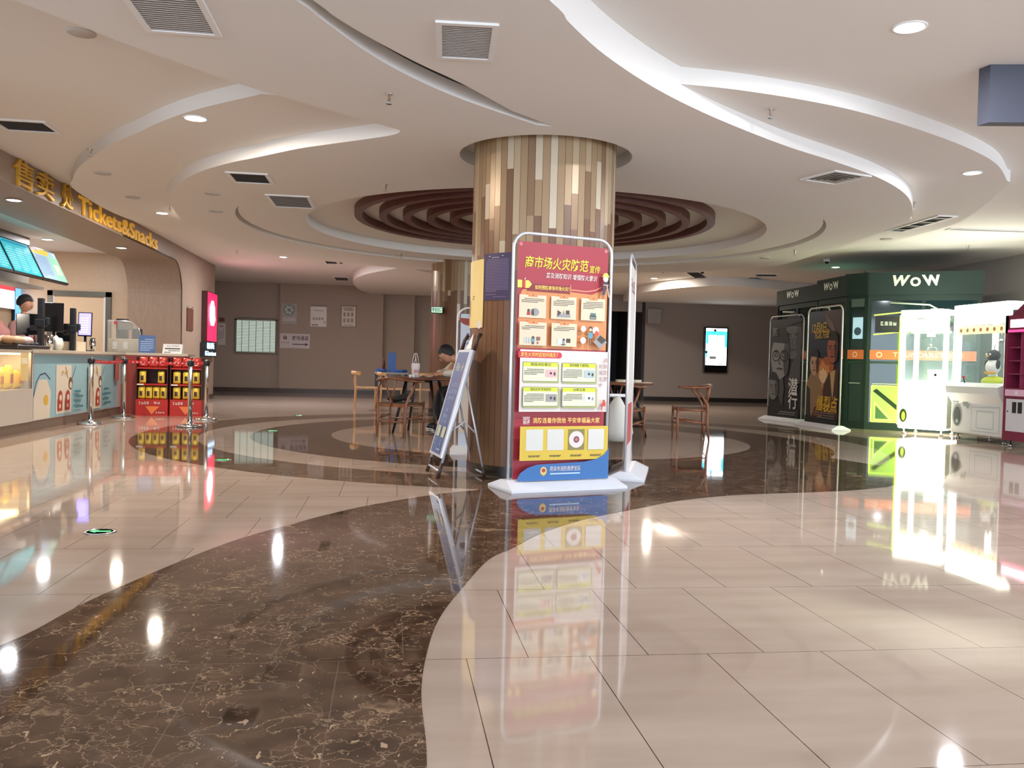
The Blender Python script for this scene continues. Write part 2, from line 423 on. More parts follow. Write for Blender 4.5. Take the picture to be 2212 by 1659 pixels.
# middle level
L2l = px2([(565, 203), (430, 235), (350, 262), (300, 285), (240, 312), (200, 338), (170, 362), (158, 385), (164, 412)], Z2)
L2r = px2([(2150, 430), (2172, 405), (2174, 388), (2150, 352), (2080, 315), (1970, 275), (1850, 240), (1730, 215), (1600, 195), (1500, 184), (1400, 176)], Z2)
L2 = sp2(L2l + [(-3.9, 13.4), (-3.3, 15.6), (-1.4, 18.0), (1.7, 18.9), (4.6, 18.0), (6.35, 15.2), (7.05, 13.6), (7.36, 12.4), (7.37, 11.3), (7.2, 10.3)] + [q for q in L2r[1:] if q[1] < 9.9]) + [(1.9, 7.2), (0.6, 6.9)]
b.poly([L2, [(p[0], p[1]) for p in L1[::2]]] if False else [L2], Z2, WHITE_PAINT)
b.wall(L2, Z2, Z3, WHITE_PAINT)
ceil_low = b
# cuts through the middle level where the low level is open: rebuild it as a ring around the open parts
struct(ceil_low.build('ceiling', recalc=False))
b = B()
b.poly([[(-9, -4), (16, -4), (16, 33), (-9, 33)]], Z3, WHITE_PAINT)
b.prism([(-9, -4), (16, -4), (16, 33), (-9, 33)], Z3+0.3, Z3+0.35, WHITE_PAINT)
struct(b.build('ceiling', recalc=False))

# far soffits
b = B()
s2 = sp2(px2([(1700, 628), (1640, 622), (1560, 618), (1480, 621), (1400, 630), (1358, 641), (1352, 648), (1362, 654)], 2.86)) + [(6.6, 24.6), (16, 24.6), (16, 21)]
b.poly([s2], 2.86, WHITE_PAINT); b.wall(s2, 2.86, Z3, WHITE_PAINT)
lobe = sp2(px2([(868, 576), (845, 582), (810, 588), (785, 594), (768, 602), (763, 611), (775, 625), (800, 634)], 2.86)) + [(-0.6, 25.1), (3.4, 25.1), (4.2, 20.5)] + [(2.9, 18.6), (1.7, 19.0), (0.9, 18.9)]
h2 = circle(P2C[0], P2C[1]+0.1, 0.79, 48)
b.poly([lobe], 2.86, WHITE_PAINT); b.wall(lobe, 2.86, Z3, WHITE_PAINT)
struct(b.build('ceiling', recalc=False))

# wooden rings in the round opening
t = thing('ring_ceiling_feature', 'dark red wood feature of concentric hanging rings in the round ceiling opening', 'ceiling feature', (1.85, 11.62, 2.85))
for i, r in enumerate((2.38, 2.06, 1.75, 1.44, 1.13, 0.82, 0.52)):
    q = B(); w = 0.10
    q.poly([circle(0, 0, r, 96), circle(0, 0, r-w, 96)], 0, DARKWOOD); q.poly([circle(0, 0, r, 96), circle(0, 0, r-w, 96)], 0.19, DARKWOOD)
    q.wall(circle(0, 0, r, 96), 0, 0.19, DARKWOOD); q.wall(circle(0, 0, r-w, 96), 0, 0.19, DARKWOOD)
    q.build('ring', t, recalc=False)
for a in range(6):
    q = B(); A = radians(15+60*a)
    q.box(((2.3+0.6)/2*cos(A), (2.3+0.6)/2*sin(A), 0.16), (1.72, 0.05, 0.09), DARKWOOD, Matrix.Rotation(A, 3, 'Z'))
    q.build('spoke', t)
q = B().span((-0.02, 0.6, 0.2), (0.02, 0.64, 0.22), DARKWOOD)
q.build('spoke', t)

# ------------------------------------------------------------------ round pillars clad in wood strips
strip_m = [M((176, 154, 124), 0.34, 0.25), M((156, 130, 98), 0.34, 0.25), M((132, 104, 76), 0.36, 0.25), M((196, 182, 158), 0.3, 0.3), M((118, 88, 64), 0.38, 0.2)]
lower_m = noisy((112, 78, 54), (122, 86, 60), 6, 0.32, stretch=(1, 1, 0.15))
def pillar(cx, cy, seed, top):
    b = B(); rnd = random.Random(seed); n = 64
    for k in range(n):
        a0, a1 = 2*pi*k/n+0.0022, 2*pi*(k+1)/n-0.0022
        h3 = rnd.choice((1.75, 1.9, 2.0, 2.1, 2.2, 2.3)); h2 = h3+rnd.choice((0, 0.1, 0.18, 0.3, 0.4)); zs = [0.09, h3, h2, top]
        ms = [lower_m, strip_m[rnd.choice((2, 2, 1, 4, 3))], strip_m[rnd.choice((0, 1, 1, 2, 3, 0))]]
        for i in range(3):
            if zs[i+1]-zs[i] < 0.01: continue
            pts = [(cx+PR*cos(a), cy+PR*sin(a)) for a in (a0, a1)]
            b.wall(pts, zs[i], zs[i+1], ms[i], closed=False, smooth=False)
    b.wall(circle(cx, cy, PR-0.006, 96), 0.0, top, M((52, 38, 30), 0.7))
    b.wall(circle(cx, cy, PR+0.004, 96), 0.0, 0.09, M((38, 32, 30), 0.3)); b.wall(circle(cx, cy, PR-0.006, 96), 0.088, 0.09, BROWNTRIM)
    b.poly([circle(cx, cy, PR+0.004, 96), circle(cx, cy, PR-0.01, 96)], 0.09, M((38, 32, 30), 0.3))
    return struct(b.build('pillar', recalc=False))
pillar(*P1C, 11, Z3)
pillar(*P2C, 5, 2.9)

# ------------------------------------------------------------------ walls
def strct(name, b): return struct(b.build(name))
UL = -4.1
def wallbox(name, a, b_, m): return strct(name, B().span(a, b_, m))
# ticket wall: header band over the counter, solid part beyond, tunnel soffit with rounded corner
b = B()
R_ = 0.62; v1 = 17.75; zs_ = 2.76
prof = [(v1, 0.0)] + [(v1-R_+R_*cos(a), zs_-R_+R_*sin(a)) for a in [pi/2*k/10 for k in range(11)]] + [(6.0, zs_)]
outl = [(6.0, Z3), (20.95, Z3), (20.95, 0)] + prof
MY = Matrix(((0, 0, 1, 0), (1, 0, 0, 0), (0, 1, 0, 0), (0, 0, 0, 1)))   # (y, z, x)
b.poly([outl], UL, PANEL, MY); b.poly([outl], UL-1.0, PANEL, MY, True)
b.wall(outl, UL-1.0, UL, PANEL, True, MY, smooth=False)
b.build('wall_left', recalc=False); struct(COL.objects['wall_left'])
# thin dark trim line around the opening
b = B()
pts = [(UL+0.004, p[0]+0.03 if p[1] < 2 else p[0], p[1]+0.012) for p in prof[:-1]] + [(UL+0.004, 14.0, zs_+0.012)]
b.tube(pts, 0.012, M((60, 44, 36), 0.3), 6)
strct('trim_1', b)
wallbox('baseboard_left', (UL, 17.8, 0), (UL+0.012, 20.96, 0.10), BROWNTRIM)
# booth behind the counter
wallbox('wall_booth_end', (-7.5, 18.5, 0), (-5.1, 18.6, Z3+0.2), PALEPANEL)
wallbox('wall_booth_back', (-7.5, 6.0, 0), (-7.4, 18.5, Z3+0.2), PALEPANEL)
wallbox('wall_booth_side', (UL-1.0, 17.76, 0), (UL-0.95, 18.6, Z3), PALEPANEL)
# back walls
wallbox('wall_window', (-9, 25.3, 0), (-3.15, 25.5, Z3), FABRIC)
wallbox('wall_poster', (-3.15, 25.15, 0), (-0.28, 25.5, Z3), FABRIC)
wallbox('wall_pier', (-0.28, 25.5, 0), (0.62, 25.9, Z3), FABRIC)
wallbox('wall_recess', (0.62, 26.0, 0), (6.35, 26.2, Z3), FABRIC)
wallbox('wall_passage', (5.6, 27.5, 0), (9, 27.6, Z3), M((30, 34, 44), 0.8))
DKW = noisy((142, 132, 126), (150, 140, 134), 50, 0.75)
wallbox('wall_screen', (7.28, 24.6, 0), (16, 24.9, Z3), DKW)
wallbox('wall_passage_side', (7.2, 24.65, 0), (7.28, 27.6, Z3), M((52, 52, 56), 0.8))
wallbox('wall_lintel', (4.8, 24.7, 2.58), (7.28, 24.85, Z3), DKW)
wallbox('baseboard_back', (-9, 25.13, 0), (-0.28, 25.15, 0.12), BROWNTRIM)
wallbox('baseboard_pier', (-0.28, 25.48, 0), (0.62, 25.5, 0.12), BROWNTRIM)
wallbox('baseboard_screen', (7.28, 24.58, 0), (16, 24.6, 0.12), M((34, 30, 30), 0.4))
# right side: wall behind the claw machines
strct('wall_right', B().prism([(10.9, 18.2), (10.45, 9.0), (10.75, 9.0), (16, 18.2), (16, 18.4), (10.9, 18.4)], 0, Z3, M((158, 152, 146), 0.75)))
b = B(); b.span((11.2, 18.2, 0), (16, 18.4, Z3), DKW)
strct('wall_far_right', b)
# enclosing walls of the hall outside the picture (the side behind the camera is open to daylight)
wallbox('wall_outer_left', (-9.1, 2, -0.2), (-9.0, 33, Z3+0.4), PANEL)
wallbox('wall_outer_back', (-9, 29, -0.2), (16, 29.1, Z3+0.4), PANEL)
wallbox('wall_outer_right', (16, 9, -0.2), (16.1, 33, Z3+0.4), DKW)
wallbox('wall_sales_side', (-9.0, 5.9, 0), (UL, 6.0, Z3), PANEL)

# ------------------------------------------------------------------ ceiling lamps
LAMP_ON = M((255, 238, 214), 0.5, emit=22.0, name='lamp_glow')
LAMP_COOL = M((244, 246, 255), 0.5, emit=22.0, name='lamp_glow_cool')
def downlight(p, label, r=0.075, cool=False, w=1.0, grp=None):
    t = thing('downlight', label, 'ceiling light', p, group=grp)
    B().lathe([(r+0.018, 0.0), (r+0.018, -0.006), (r, -0.008), (r, 0.0)], WHITE, seg=28).build('trim_ring', t)
    B().lathe([(r, -0.003), (r*0.6, -0.010), (0, -0.012)], LAMP_COOL if cool else LAMP_ON, seg=28).build('lamp_lens', t)
    d = bpy.data.lights.new('lamp_beam', 'AREA'); d.shape = 'DISK'; d.size = r*2; d.energy = LAMP_W*w
    d.color = (0.93, 0.95, 1.0) if cool else (1.0, 0.89, 0.76)
    o = bpy.data.objects.new('lamp_beam', d); COL.objects.link(o); o.parent = t; o.location = (0, 0, -0.02)
    return t
downlight(G(422, 255, Z2), 'lit round downlight in the pale curved ceiling above the ticket counter, brightest on the left', 0.085, w=1.3)
downlight(G(350, 460, Z2), 'small lit downlight close above the gold Tickets&Snacks letters', 0.075)
downlight(G(612, 555, Z3), 'lit downlight over the empty floor near the barred window', 0.075, True, w=2.4)
downlight(G(1965, 58, Z3), 'large lit downlight in the highest ceiling level beside the grey hanging box', 0.085, True, w=1.4)
downlight(G(2100, 373, Z2), 'lit downlight near the outer curve of the pale ceiling disc above the claw machines', 0.075, True, w=1.2)
downlight(G(1413, 601, Z3), 'lit downlight before the wall with the bright screen', 0.075, w=2.2)
downlight(G(1805, 577, Z3), 'lit warm downlight over the film posters and dark green booth', 0.075, w=0.6)
downlight(G(2055, 587, Z3), 'small lit downlight beyond the dark green booth by the grey wall', 0.07)
downlight(G(262, 535, 2.755), 'lit downlight in the brown soffit over the counter opening', 0.075, w=0.7)
downlight(G(103, 517, 2.975), 'lit downlight in the white ceiling inside the sales booth', 0.09, True, w=0.5)
downlight(G(30, 432, 2.755), 'bright downlight in the soffit over the counter above the menu screens', 0.075, True, w=0.7)
# ------------------------------------------------------------------ sales side on the left
GOLD = M((222, 172, 60), 0.32, 0.45); GOLDLIT = M((204, 150, 44), 0.4, 0.2, emit=0.22)
def facing(o, loc, rz): o.location = loc; o.rotation_euler = (0, 0, rz); return o
sg = thing('shop_sign', 'gold raised letters reading 售卖处 Tickets&Snacks on the brown header over the counter', 'shop sign', (UL, 10, 2.9), pi/2)
for ch, xa, ya, xb, yb in (('售', 26, 345, 67, 405), ('卖', 76, 375, 112, 425), ('处', 131, 400, 153, 445)):
    a, c_ = UU(xa, ya, UL), UU(xb, yb, UL)
    q = Sheet(); q.text(ch, (a.y+c_.y)/2-10, -0.005, 0.31, GOLD, 0.012, fit=abs(c_.y-a.y), depth=0.03)
    o = q.build('character', sg); o.location = (0, -0.033, 0)
a, c_ = UU(168, 440, UL), UU(338, 510, UL)
q = Sheet(); q.text('Tickets&Snacks', (a.y+c_.y)/2-10, -0.01, 0.33, GOLDLIT, 0.008, fit=abs(c_.y-a.y), depth=0.022)
o = q.build('lettering', sg); o.location = (0, -0.026, 0)

# counter
CU = -4.30
def cv(px, py=850, u=CU): return UU(px, py, u).y
v_a, v_case, v_b, v_e = 6.2, cv(70), cv(250), 14.72
CTOP = M((196, 184, 164), 0.25)
CFRONT = M((206, 200, 192), 0.45); BLUEPRINT = M((150, 190, 200), 0.45)
ct = thing('sales_counter', 'long white snack counter with pale blue printed front under the gold letters', 'counter', (CU, 10, 0), pi/2)
def lx(v): return v-10
q = B().span((lx(v_case), 0.012, 0.12), (lx(v_e), 0.75, 0.95), CFRONT); q.build('body', ct)
q = B().span((lx(v_case)-0.004, -0.06, 0.95), (lx(v_e), 0.8, 0.992), CTOP, 0.006); q.span((lx(v_e)-0.01, -1.02, 0.95), (lx(v_e)+0.5, 0.8, 0.992), CTOP, 0.006); q.build('worktop', ct)
q = B().span((lx(v_case), 0.02, 0.0), (lx(v_e), 0.7, 0.12), M((120, 104, 90), 0.35)); q.build('kick_plate', ct)
q = B().span((lx(v_e), -0.95, 0.0), (lx(v_e)+0.45, 0.02, 0.95), M((150, 60, 50), 0.5)); q.build('return_body', ct)
# printed graphics on the counter front
sh = Sheet(0.001); x0, x1 = lx(cv(74)), lx(cv(252))
sh.rect(x0, 0.13, x1, 0.93, BLUEPRINT)
CREAMP = M((222, 212, 192), 0.5); REDP = M((178, 60, 48), 0.5); BRP = M((120, 84, 50), 0.5); TEAL = M((70, 130, 140), 0.5); YEL = M((222, 176, 66), 0.5); NAVY = M((60, 74, 110), 0.5)
W_ = x1-x0
sh.pg([(x0, 0.13), (x0+W_*0.16, 0.13), (x0+W_*0.17, 0.45), (x0+W_*0.13, 0.62), (x0+W_*0.05, 0.62), (x0, 0.4)], CREAMP)
sh.line([(x0+0.0, 0.42), (x0+W_*0.02, 0.58), (x0+W_*0.06, 0.68), (x0+W_*0.11, 0.70), (x0+W_*0.16, 0.62)], 0.018, NAVY)
sh.disc(x0+W_*0.12, 0.36, 0.07, YEL)
for k, f0 in enumerate((0.22, 0.58)):
    xx = x0+W_*f0
    sh.rect(xx, 0.16, xx+W_*0.17, 0.80, CREAMP)
    sh.disc(xx+W_*0.16, 0.55, 0.085, BRP, 0.9); sh.line([(xx+W_*0.13, 0.62), (xx+W_*0.10, 0.78)], 0.012, BRP); sh.line([(xx+W_*0.18, 0.62), (xx+W_*0.22, 0.78)], 0.012, BRP)
    sh.disc(xx+W_*0.16, 0.53, 0.045, CREAMP)
    for dx in (0.045, 0.125):
        sh.disc(xx+W_*dx, 0.38, 0.085, REDP, 0.85); sh.rect(xx+W_*dx-0.09, 0.2, xx+W_*dx+0.07, 0.36, REDP); sh.disc(xx+W_*dx, 0.37, 0.042, CREAMP)
        sh.disc(xx+W_*dx-0.02, 0.26, 0.03, CREAMP)
    sh.glyphs(xx+W_*0.085, 0.71, W_*0.09, 0.07, 2, YEL, k)
    for r in range(4): sh.rect(xx+W_*0.20, 0.42-0.07*r, xx+W_*(0.27+0.03*(r % 2)), 0.45-0.07*r, TEAL)
sh.rect(x1-W_*0.06, 0.55, x1, 0.93, M((196, 110, 100), 0.5))
o = sh.build('front_print', ct); o.location = (0, 0.010, 0)

# lit glass case at the near end and its goods
CASEBASE = M((196, 188, 176), 0.45); WARMLIT = M((255, 228, 170), 0.5, emit=5.0)
dc = thing('food_display_case', 'lit glass snack case at the near end of the counter, filled with bagged food', 'display case', (CU, 10, 0), pi/2)
xa, xb = lx(v_a), lx(v_case)-0.01
B().span((xa, 0.0, 0.12), (xb, 0.7, 0.52), CASEBASE).build('cabinet_base', dc); B().span((xa, 0.02, 0), (xb, 0.7, 0.12), M((120, 104, 90), 0.35)).build('kick_plate', dc)
q = B()
for x in (xa+0.02, xb-0.02): q.span((x-0.015, 0.0, 0.52), (x+0.015, 0.03, 0.97), STEEL)
q.span((xa, 0.0, 0.95), (xb, 0.7, 0.985), CTOP); q.span((xb-0.02, 0.03, 0.52), (xb, 0.7, 0.95), CASEBASE); q.span((xa, 0.66, 0.52), (xb, 0.7, 0.95), M((214, 190, 150), 0.5)); q.build('case_frame', dc)
B().span((xa+0.03, 0.01, 0.52), (xb-0.03, 0.016, 0.95), GLASS).build('glass_front', dc)
B().span((xa+0.05, 0.06, 0.925), (xb-0.2, 0.30, 0.945), WARMLIT).build('strip_light', dc)
B().span((xa+0.03, 0.32, 0.84), (xb-0.05, 0.6, 0.848), GLASS).build('glass_shelf', dc)
sh = Sheet(); sh.rect(0, 0, 0.22, 0.30, M((232, 206, 140), 0.5)); sh.rect(0.02, 0.2, 0.2, 0.27, M((246, 236, 206), 0.5)); o = sh.build('price_notice', dc); o.location = (xb-0.32, 0.008, 0.62)
def pouch(w, h, d, m, m2=None, label=None, group=None, name='snack_bag', seed=0, mark=True):
    """pillow bag standing on its lower edge, local origin at the bottom middle, facing -y"""
    rnd = random.Random(seed); q = B(); nx, nz = 7, 8
    def pt(i, k, side):
        x = (i/nx-0.5)*w; z = k/nz*h; e = (1-abs(2*i/nx-1)**2.4)*(1-abs(2*k/nz-1)**4); return Vector((x*(0.94+0.06*abs(2*k/nz-1)), side*(d/2)*e, z+0.004*rnd.uniform(-1, 1)*(0 < k < nz)))
    for side in (-1, 1):
        g = [[q.bm.verts.new(pt(i, k, side)) for i in range(nx+1)] for k in range(nz+1)]
        for k in range(nz):
            for i in range(nx):
                f = q.bm.faces.new((g[k][i], g[k][i+1], g[k+1][i+1], g[k+1][i])); f.smooth = True
                f.material_index = q.mi(m2 if (m2 and mark and side < 0 and 2 <= k <= 4 and 2 <= i <= 4) else m)
    o = q.build(name, weld=True)
    return tag(o, label or 'snack bag', 'snack bag', group)
cols = [((236, 196, 50), (200, 120, 40)), ((226, 214, 190), (190, 120, 100)), ((240, 206, 60), (180, 90, 40)), ((214, 150, 120), (230, 220, 200))]
PL = ['yellow bag of food lying upright on the floor of the lit glass counter case', 'pale bag of food on the floor of the lit glass counter case']
for k in range(20):
    c1, c2 = cols[k % 4]; v = v_case-0.16-0.125*k
    o = pouch(0.2, 0.22+0.03*(k % 3), 0.12, M(c1, 0.35), M(c2, 0.4), PL[0] if k % 2 == 0 else PL[1], 'bags in the lit glass case' if k % 2 == 0 else 'pale bags in the lit glass case', 'food_bag', k)
    o['category'] = 'food bag'; facing(o, (CU-0.12-0.14*(k % 2), v, 0.524), pi/2)
# small lit case set in the counter front
a, c_ = cv(262), cv(289)
wc = thing('warming_case', 'small lit glass warmer case on the counter front beside the red shelf rack', 'warming case', (CU, (a+c_)/2, 0), pi/2); w2 = (c_-a)/2
q = B(); q.span((-w2, -0.05, 0.90), (w2, 0.008, 0.94), M((240, 226, 190), 0.4)); q.span((-w2, -0.02, 0.5), (-w2+0.03, 0.006, 0.90), STEEL); q.span((w2-0.03, -0.02, 0.5), (w2, 0.006, 0.90), STEEL); q.span((-w2, -0.02, 0.48), (w2, 0.006, 0.5), STEEL)
q.build('case_frame', wc)
B().span((-w2+0.03, 0.000, 0.5), (w2-0.03, 0.004, 0.90), M((206, 156, 70), 0.5, emit=0.5)).build('lit_back', wc)
B().span((-w2+0.03, -0.014, 0.5), (w2-0.03, -0.010, 0.90), GLASS).build('glass_front', wc)

# red shelf racks full of crisps, before the end of the counter
RACKR = M((176, 34, 26), 0.45); RDK = M((60, 16, 18), 0.5); WHT = M((232, 222, 210), 0.5)
RV = 14.42
def rack(u0, label):
    w = 0.485
    t = thing('snack_rack', label, 'display rack', (u0+w/2, RV, 0))
    q = B(); q.span((-w/2, 0.01, 0.0), (w/2, 0.28, 0.26), RACKR); q.build('base_box', t)
    q = B(); q.span((-w/2, 0.0, 0.26), (-w/2+0.014, 0.28, 0.93), RDK); q.span((w/2-0.014, 0.0, 0.26), (w/2, 0.28, 0.93), RDK); q.span((-w/2, 0.265, 0.26), (w/2, 0.28, 0.93), RDK); q.build('side_panel', t)
    for z in (0.505, 0.765): B().span((-w/2+0.014, 0.0, z-0.025), (w/2-0.014, 0.265, z), RACKR).build('shelf', t)
    sh = Sheet(0.001); sh.glyphs(-0.12, 0.2, 0.16, 0.045, 4, WHT, 1); sh.glyphs(0.08, 0.205, 0.10, 0.04, 2, WHT, 2)
    sh.pg([(-0.10, 0.15), (0.12, 0.15), (0.0, 0.02)], M((226, 120, 60), 0.5)); sh.glyphs(0.13, 0.05, 0.14, 0.025, 4, WHT, 3)
    o = sh.build('front_print', t); o.location = (0, 0.008, 0)
    sh = Sheet(0.001); sh.rect(-w/2+0.02, 0, -w/2+0.12, 0.022, WHT); o = sh.build('price_strip', t); o.location = (0, -0.001, 0.482)
    return t
rack(-4.0, 'red crisp rack nearer the blue counter front, with a gap in its upper shelf')
rack(-3.485, 'red cardboard crisp rack standing right behind the steel barrier posts')
YB = M((232, 198, 70), 0.3, 0.1); YBD = M((66, 40, 30), 0.4)
for r, (u0, zz, slots) in enumerate(((-4.0, 0.26, 4), (-3.485, 0.26, 3), (-4.0, 0.505, 2), (-3.485, 0.505, 3))):
    for k in range(slots):
        px_ = u0+0.02+0.445*(k+0.5)/slots if r != 2 else u0+(0.09 if k == 0 else 0.37)
        where = ('lower', 'lower', 'upper', 'upper')[r]+' shelf of the '+('rack beside the counter front', 'rack behind the barrier posts')[r % 2]
        o = pouch(0.115 if slots == 3 else 0.105, 0.205, 0.07, YB, YBD, ({2: ('left', 'right'), 3: ('leftmost', 'middle', 'rightmost'), 4: ('leftmost', 'second', 'third', 'rightmost')}[slots][k])+' yellow crisp bag on the '+where, 'yellow crisps on the '+where, 'crisp_bag', r*5+k)
        o.location = (px_, RV+0.05, zz+0.001)
RB = M((196, 60, 48), 0.3); RB2 = M((236, 196, 180), 0.35)
for u0 in (-4.0, -3.485):
    for k in range(3):
        side = 'nearer the blue counter front' if u0 == -4.0 else 'behind the barrier posts'
        o = pouch(0.135, 0.16, 0.07, RB, RB2, ('leftmost', 'middle', 'rightmost')[k]+' red and white packet atop the red rack '+side, 'red packets on the top shelf of the rack '+side, 'snack_packet', k+31)
        o['category'] = 'snack packet'; o.location = (u0+0.02+0.445*(k+0.5)/3, RV+0.06, 0.766)

# belt barrier posts
def stanchion(u, v, label):
    t = thing('barrier_post', label, 'barrier post', (u, v, 0))
    B().lathe([(0.165, 0), (0.17, 0.012), (0.165, 0.024), (0.12, 0.034), (0.05, 0.046), (0.034, 0.06), (0.034, 0.07), (0, 0.07)], CHROME, seg=40).build('base', t)
    B().lathe([(0.030, 0.05), (0.030, 0.90), (0.027, 0.908), (0, 0.91)], CHROME, seg=28).build('post', t)
    q = B(); q.lathe([(0.034, 0.82), (0.034, 0.895)], BLACK, seg=24)
    for a in range(4): q.box((0.036*cos(a*pi/2), 0.036*sin(a*pi/2), 0.86), (0.02, 0.02, 0.055), BLACK, Matrix.Rotation(a*pi/2, 3, 'Z'))
    q.build('belt_cassette', t)
    return t
stanchion(-4.03, 12.45, 'chrome barrier post beside the printed counter front, where the red belt starts')
stanchion(-3.98, 13.75, 'chrome barrier post between the blue counter front and the red rack')
stanchion(-2.70, 12.28, 'chrome barrier post standing nearest the dark curved floor band')
stanchion(-2.76, 13.62, 'chrome barrier post behind another, at the far end of the red belt')
BELT = M((176, 26, 34), 0.5)
def belt(a, c_, label):
    a, c_ = Vector(a), Vector(c_); d = (c_-a).normalized(); a = a+d*0.056; c_ = c_-d*0.056; n = Vector((-d.y, d.x, 0))*0.0015; q = B(); N = 12
    P = [[a.lerp(c_, k/N)+Vector((0, 0, z-0.02*sin(pi*k/N))) for z in (0.837, 0.883)] for k in range(N+1)]
    for sgn in (1, -1):
        vs = [[q.bm.verts.new(p+n*sgn) for p in r] for r in P]
        q.faces([q.bm.faces.new((vs[k][0], vs[k+1][0], vs[k+1][1], vs[k][1])) for k in range(N)], BELT)
    o = q.build('barrier_belt', recalc=False); tag(o, label, 'barrier belt')
    L_ = (c_-a).length; sh = Sheet(0.0008); tx = L_*0.3
    for f in (0.25, 0.75): sh.glyphs(L_*f, 0.0, min(0.5, L_*0.42), 0.022, 8, WHT, int(f*8))
    q2 = sh.build('lettering', o); q2.location = a+Vector((0, 0, 0.85)); ang = atan2(d.y, d.x); q2.rotation_euler = (0, 0, ang)
    q2.location = Vector(q2.location)+Vector((sin(ang), -cos(ang), 0))*0.003
    return o
belt((-4.03, 12.45, 0), (-3.98, 13.75, 0), 'red barrier belt running along the counter front between two chrome posts')
belt((-3.98, 13.75, 0), (-2.76, 13.62, 0), 'red barrier belt stretched across before the red crisp racks')

# things standing on the counter
TZ = 0.992
def cpos(px, py, du=0.3):
    p = UU(px, py, CU-du); return (CU-du, p.y)
def onctr(name, label, cat, px, du=0.3, rz=0.0, py=748, group=None):
    u, v = cpos(px, py, du); return thing(name, label, cat, (u, v, TZ), rz, group)
YW_ = 0.3
def monitor(px, label, w, h, zc, du=0.4, screen=None, rz=0.25, name='till_monitor'):
    t = onctr(name, label, 'till monitor', px, du, rz)
    B().lathe([(0.11, 0), (0.11, 0.012), (0.02, 0.02), (0.02, zc)], BLACK, seg=24).build('stand', t)
    q = B(); q.box((0, -0.02, zc), (w, 0.03, h), BLACKGLOSS, Matrix.Rotation(radians(-6), 3, 'X'), 0.006); q.box((0, 0.01, zc), (w*0.5, 0.04, h*0.5), BLACK, None, 0.01); q.build('screen_housing', t)
    if screen:
        sh = Sheet(); sh.rect(-w/2+0.012, -h/2+0.02, w/2-0.012, h/2-0.012, screen); 
        for k in range(7): sh.rect(-w/2+0.03, -h/2+0.06+k*0.035, w/2-0.05, -h/2+0.066+k*0.035, M((214, 214, 250), 0.5, emit=1.6))
        o = sh.build('screen', t); o.location = (0, -0.038, zc); o.rotation_euler = (radians(-6), 0, 0)
    return t
monitor(58, 'low black till monitor back beside the cashier', 0.26, 0.28, 0.33, 0.45, rz=0.5)
monitor(116, 'tall black till monitor seen from behind, at the centre of the counter', 0.24, 0.40, 0.45, 0.3)
monitor(137, 'short black till box monitor next to the taller black one', 0.19, 0.27, 0.26, 0.45)
monitor(184, 'upright payment tablet with a lit violet screen', 0.19, 0.36, 0.40, 0.25, M((128, 122, 232), 0.4, emit=1.3), 0.15, 'payment_tablet')['category'] = 'tablet'
def pole(px, h, label, du=0.16):
    t = onctr('tap_tower', label, 'equipment pole', px, du)
    B().span((-0.035, -0.03, 0), (0.035, 0.03, h), BLACK, 0.006).build('column', t)
    q = B(); q.box((0, -0.01, h*0.52), (0.13, 0.08, 0.1), BLACK, None, 0.012); q.box((-0.09, 0, h*0.42), (0.08, 0.05, 0.06), BLACK, None, 0.01); q.box((0.07, 0, h*0.56), (0.06, 0.04, 0.09), BLACK, None, 0.01); q.build('clamp', t)
pole(88, 0.66, 'black upright equipment pole with clamps left of the tall black monitor')
pole(157, 0.6, 'black upright equipment pole with clamps beside the violet tablet')
def canister(px, label, r=0.045, h=0.2, du=0.2):
    u, v = cpos(px, 748, du); o = B().lathe([(r, 0), (r, h), (r*0.8, h+0.004), (r*0.8, h-0.02), (0, h-0.02)], CHROME, (0, 0, 0), 28).build('metal_canister'); o.location = (u, v, TZ); tag(o, label, 'canister')
canister(106, 'shiny steel canister under the tall black monitor', 0.055)
canister(200, 'shiny steel canister right of the violet tablet')
# white bags and boxes of supplies
def lump(px, du, sx, sy, sz, col, label, seed, name='paper_bag', cat='paper bag'):
    rnd = random.Random(seed); ph = [rnd.uniform(0, 6) for _ in range(3)]
    def fn(p):
        k = 1+0.10*sin(4*p.x+ph[0])*cos(3*p.y+ph[1])+0.06*sin(7*p.z+ph[2]); z = max(p.z, -0.75)
        return Vector((p.x*k, p.y*k, (z+0.75)/1.75*(1+0.1*sin(5*p.x+ph[1]))))
    u, v = cpos(px, 748, du); o = B().ball((0, 0, 0), 1.0, M(col, 0.6), (sx, sy, sz), 3, fn=fn).build(name); o.location = (u, v, TZ); tag(o, label, cat); return o
lump(124, 0.15, 0.07, 0.07, 0.19, (214, 208, 196), 'crumpled white plastic bag in front of the short black box', 3, 'plastic_bag', 'plastic bag')
q = B(); q.prism([(-0.2, -0.12), (0.2, -0.12), (0.2, 0.12), (-0.2, 0.12)], 0, 0.13, M((210, 190, 160), 0.6)); o = q.build('paper_box'); u, v = cpos(150, 748, 0.25); facing(o, (u, v, TZ), 0.4); tag(o, 'low cream paper carton lying before the clamp pole', 'carton')
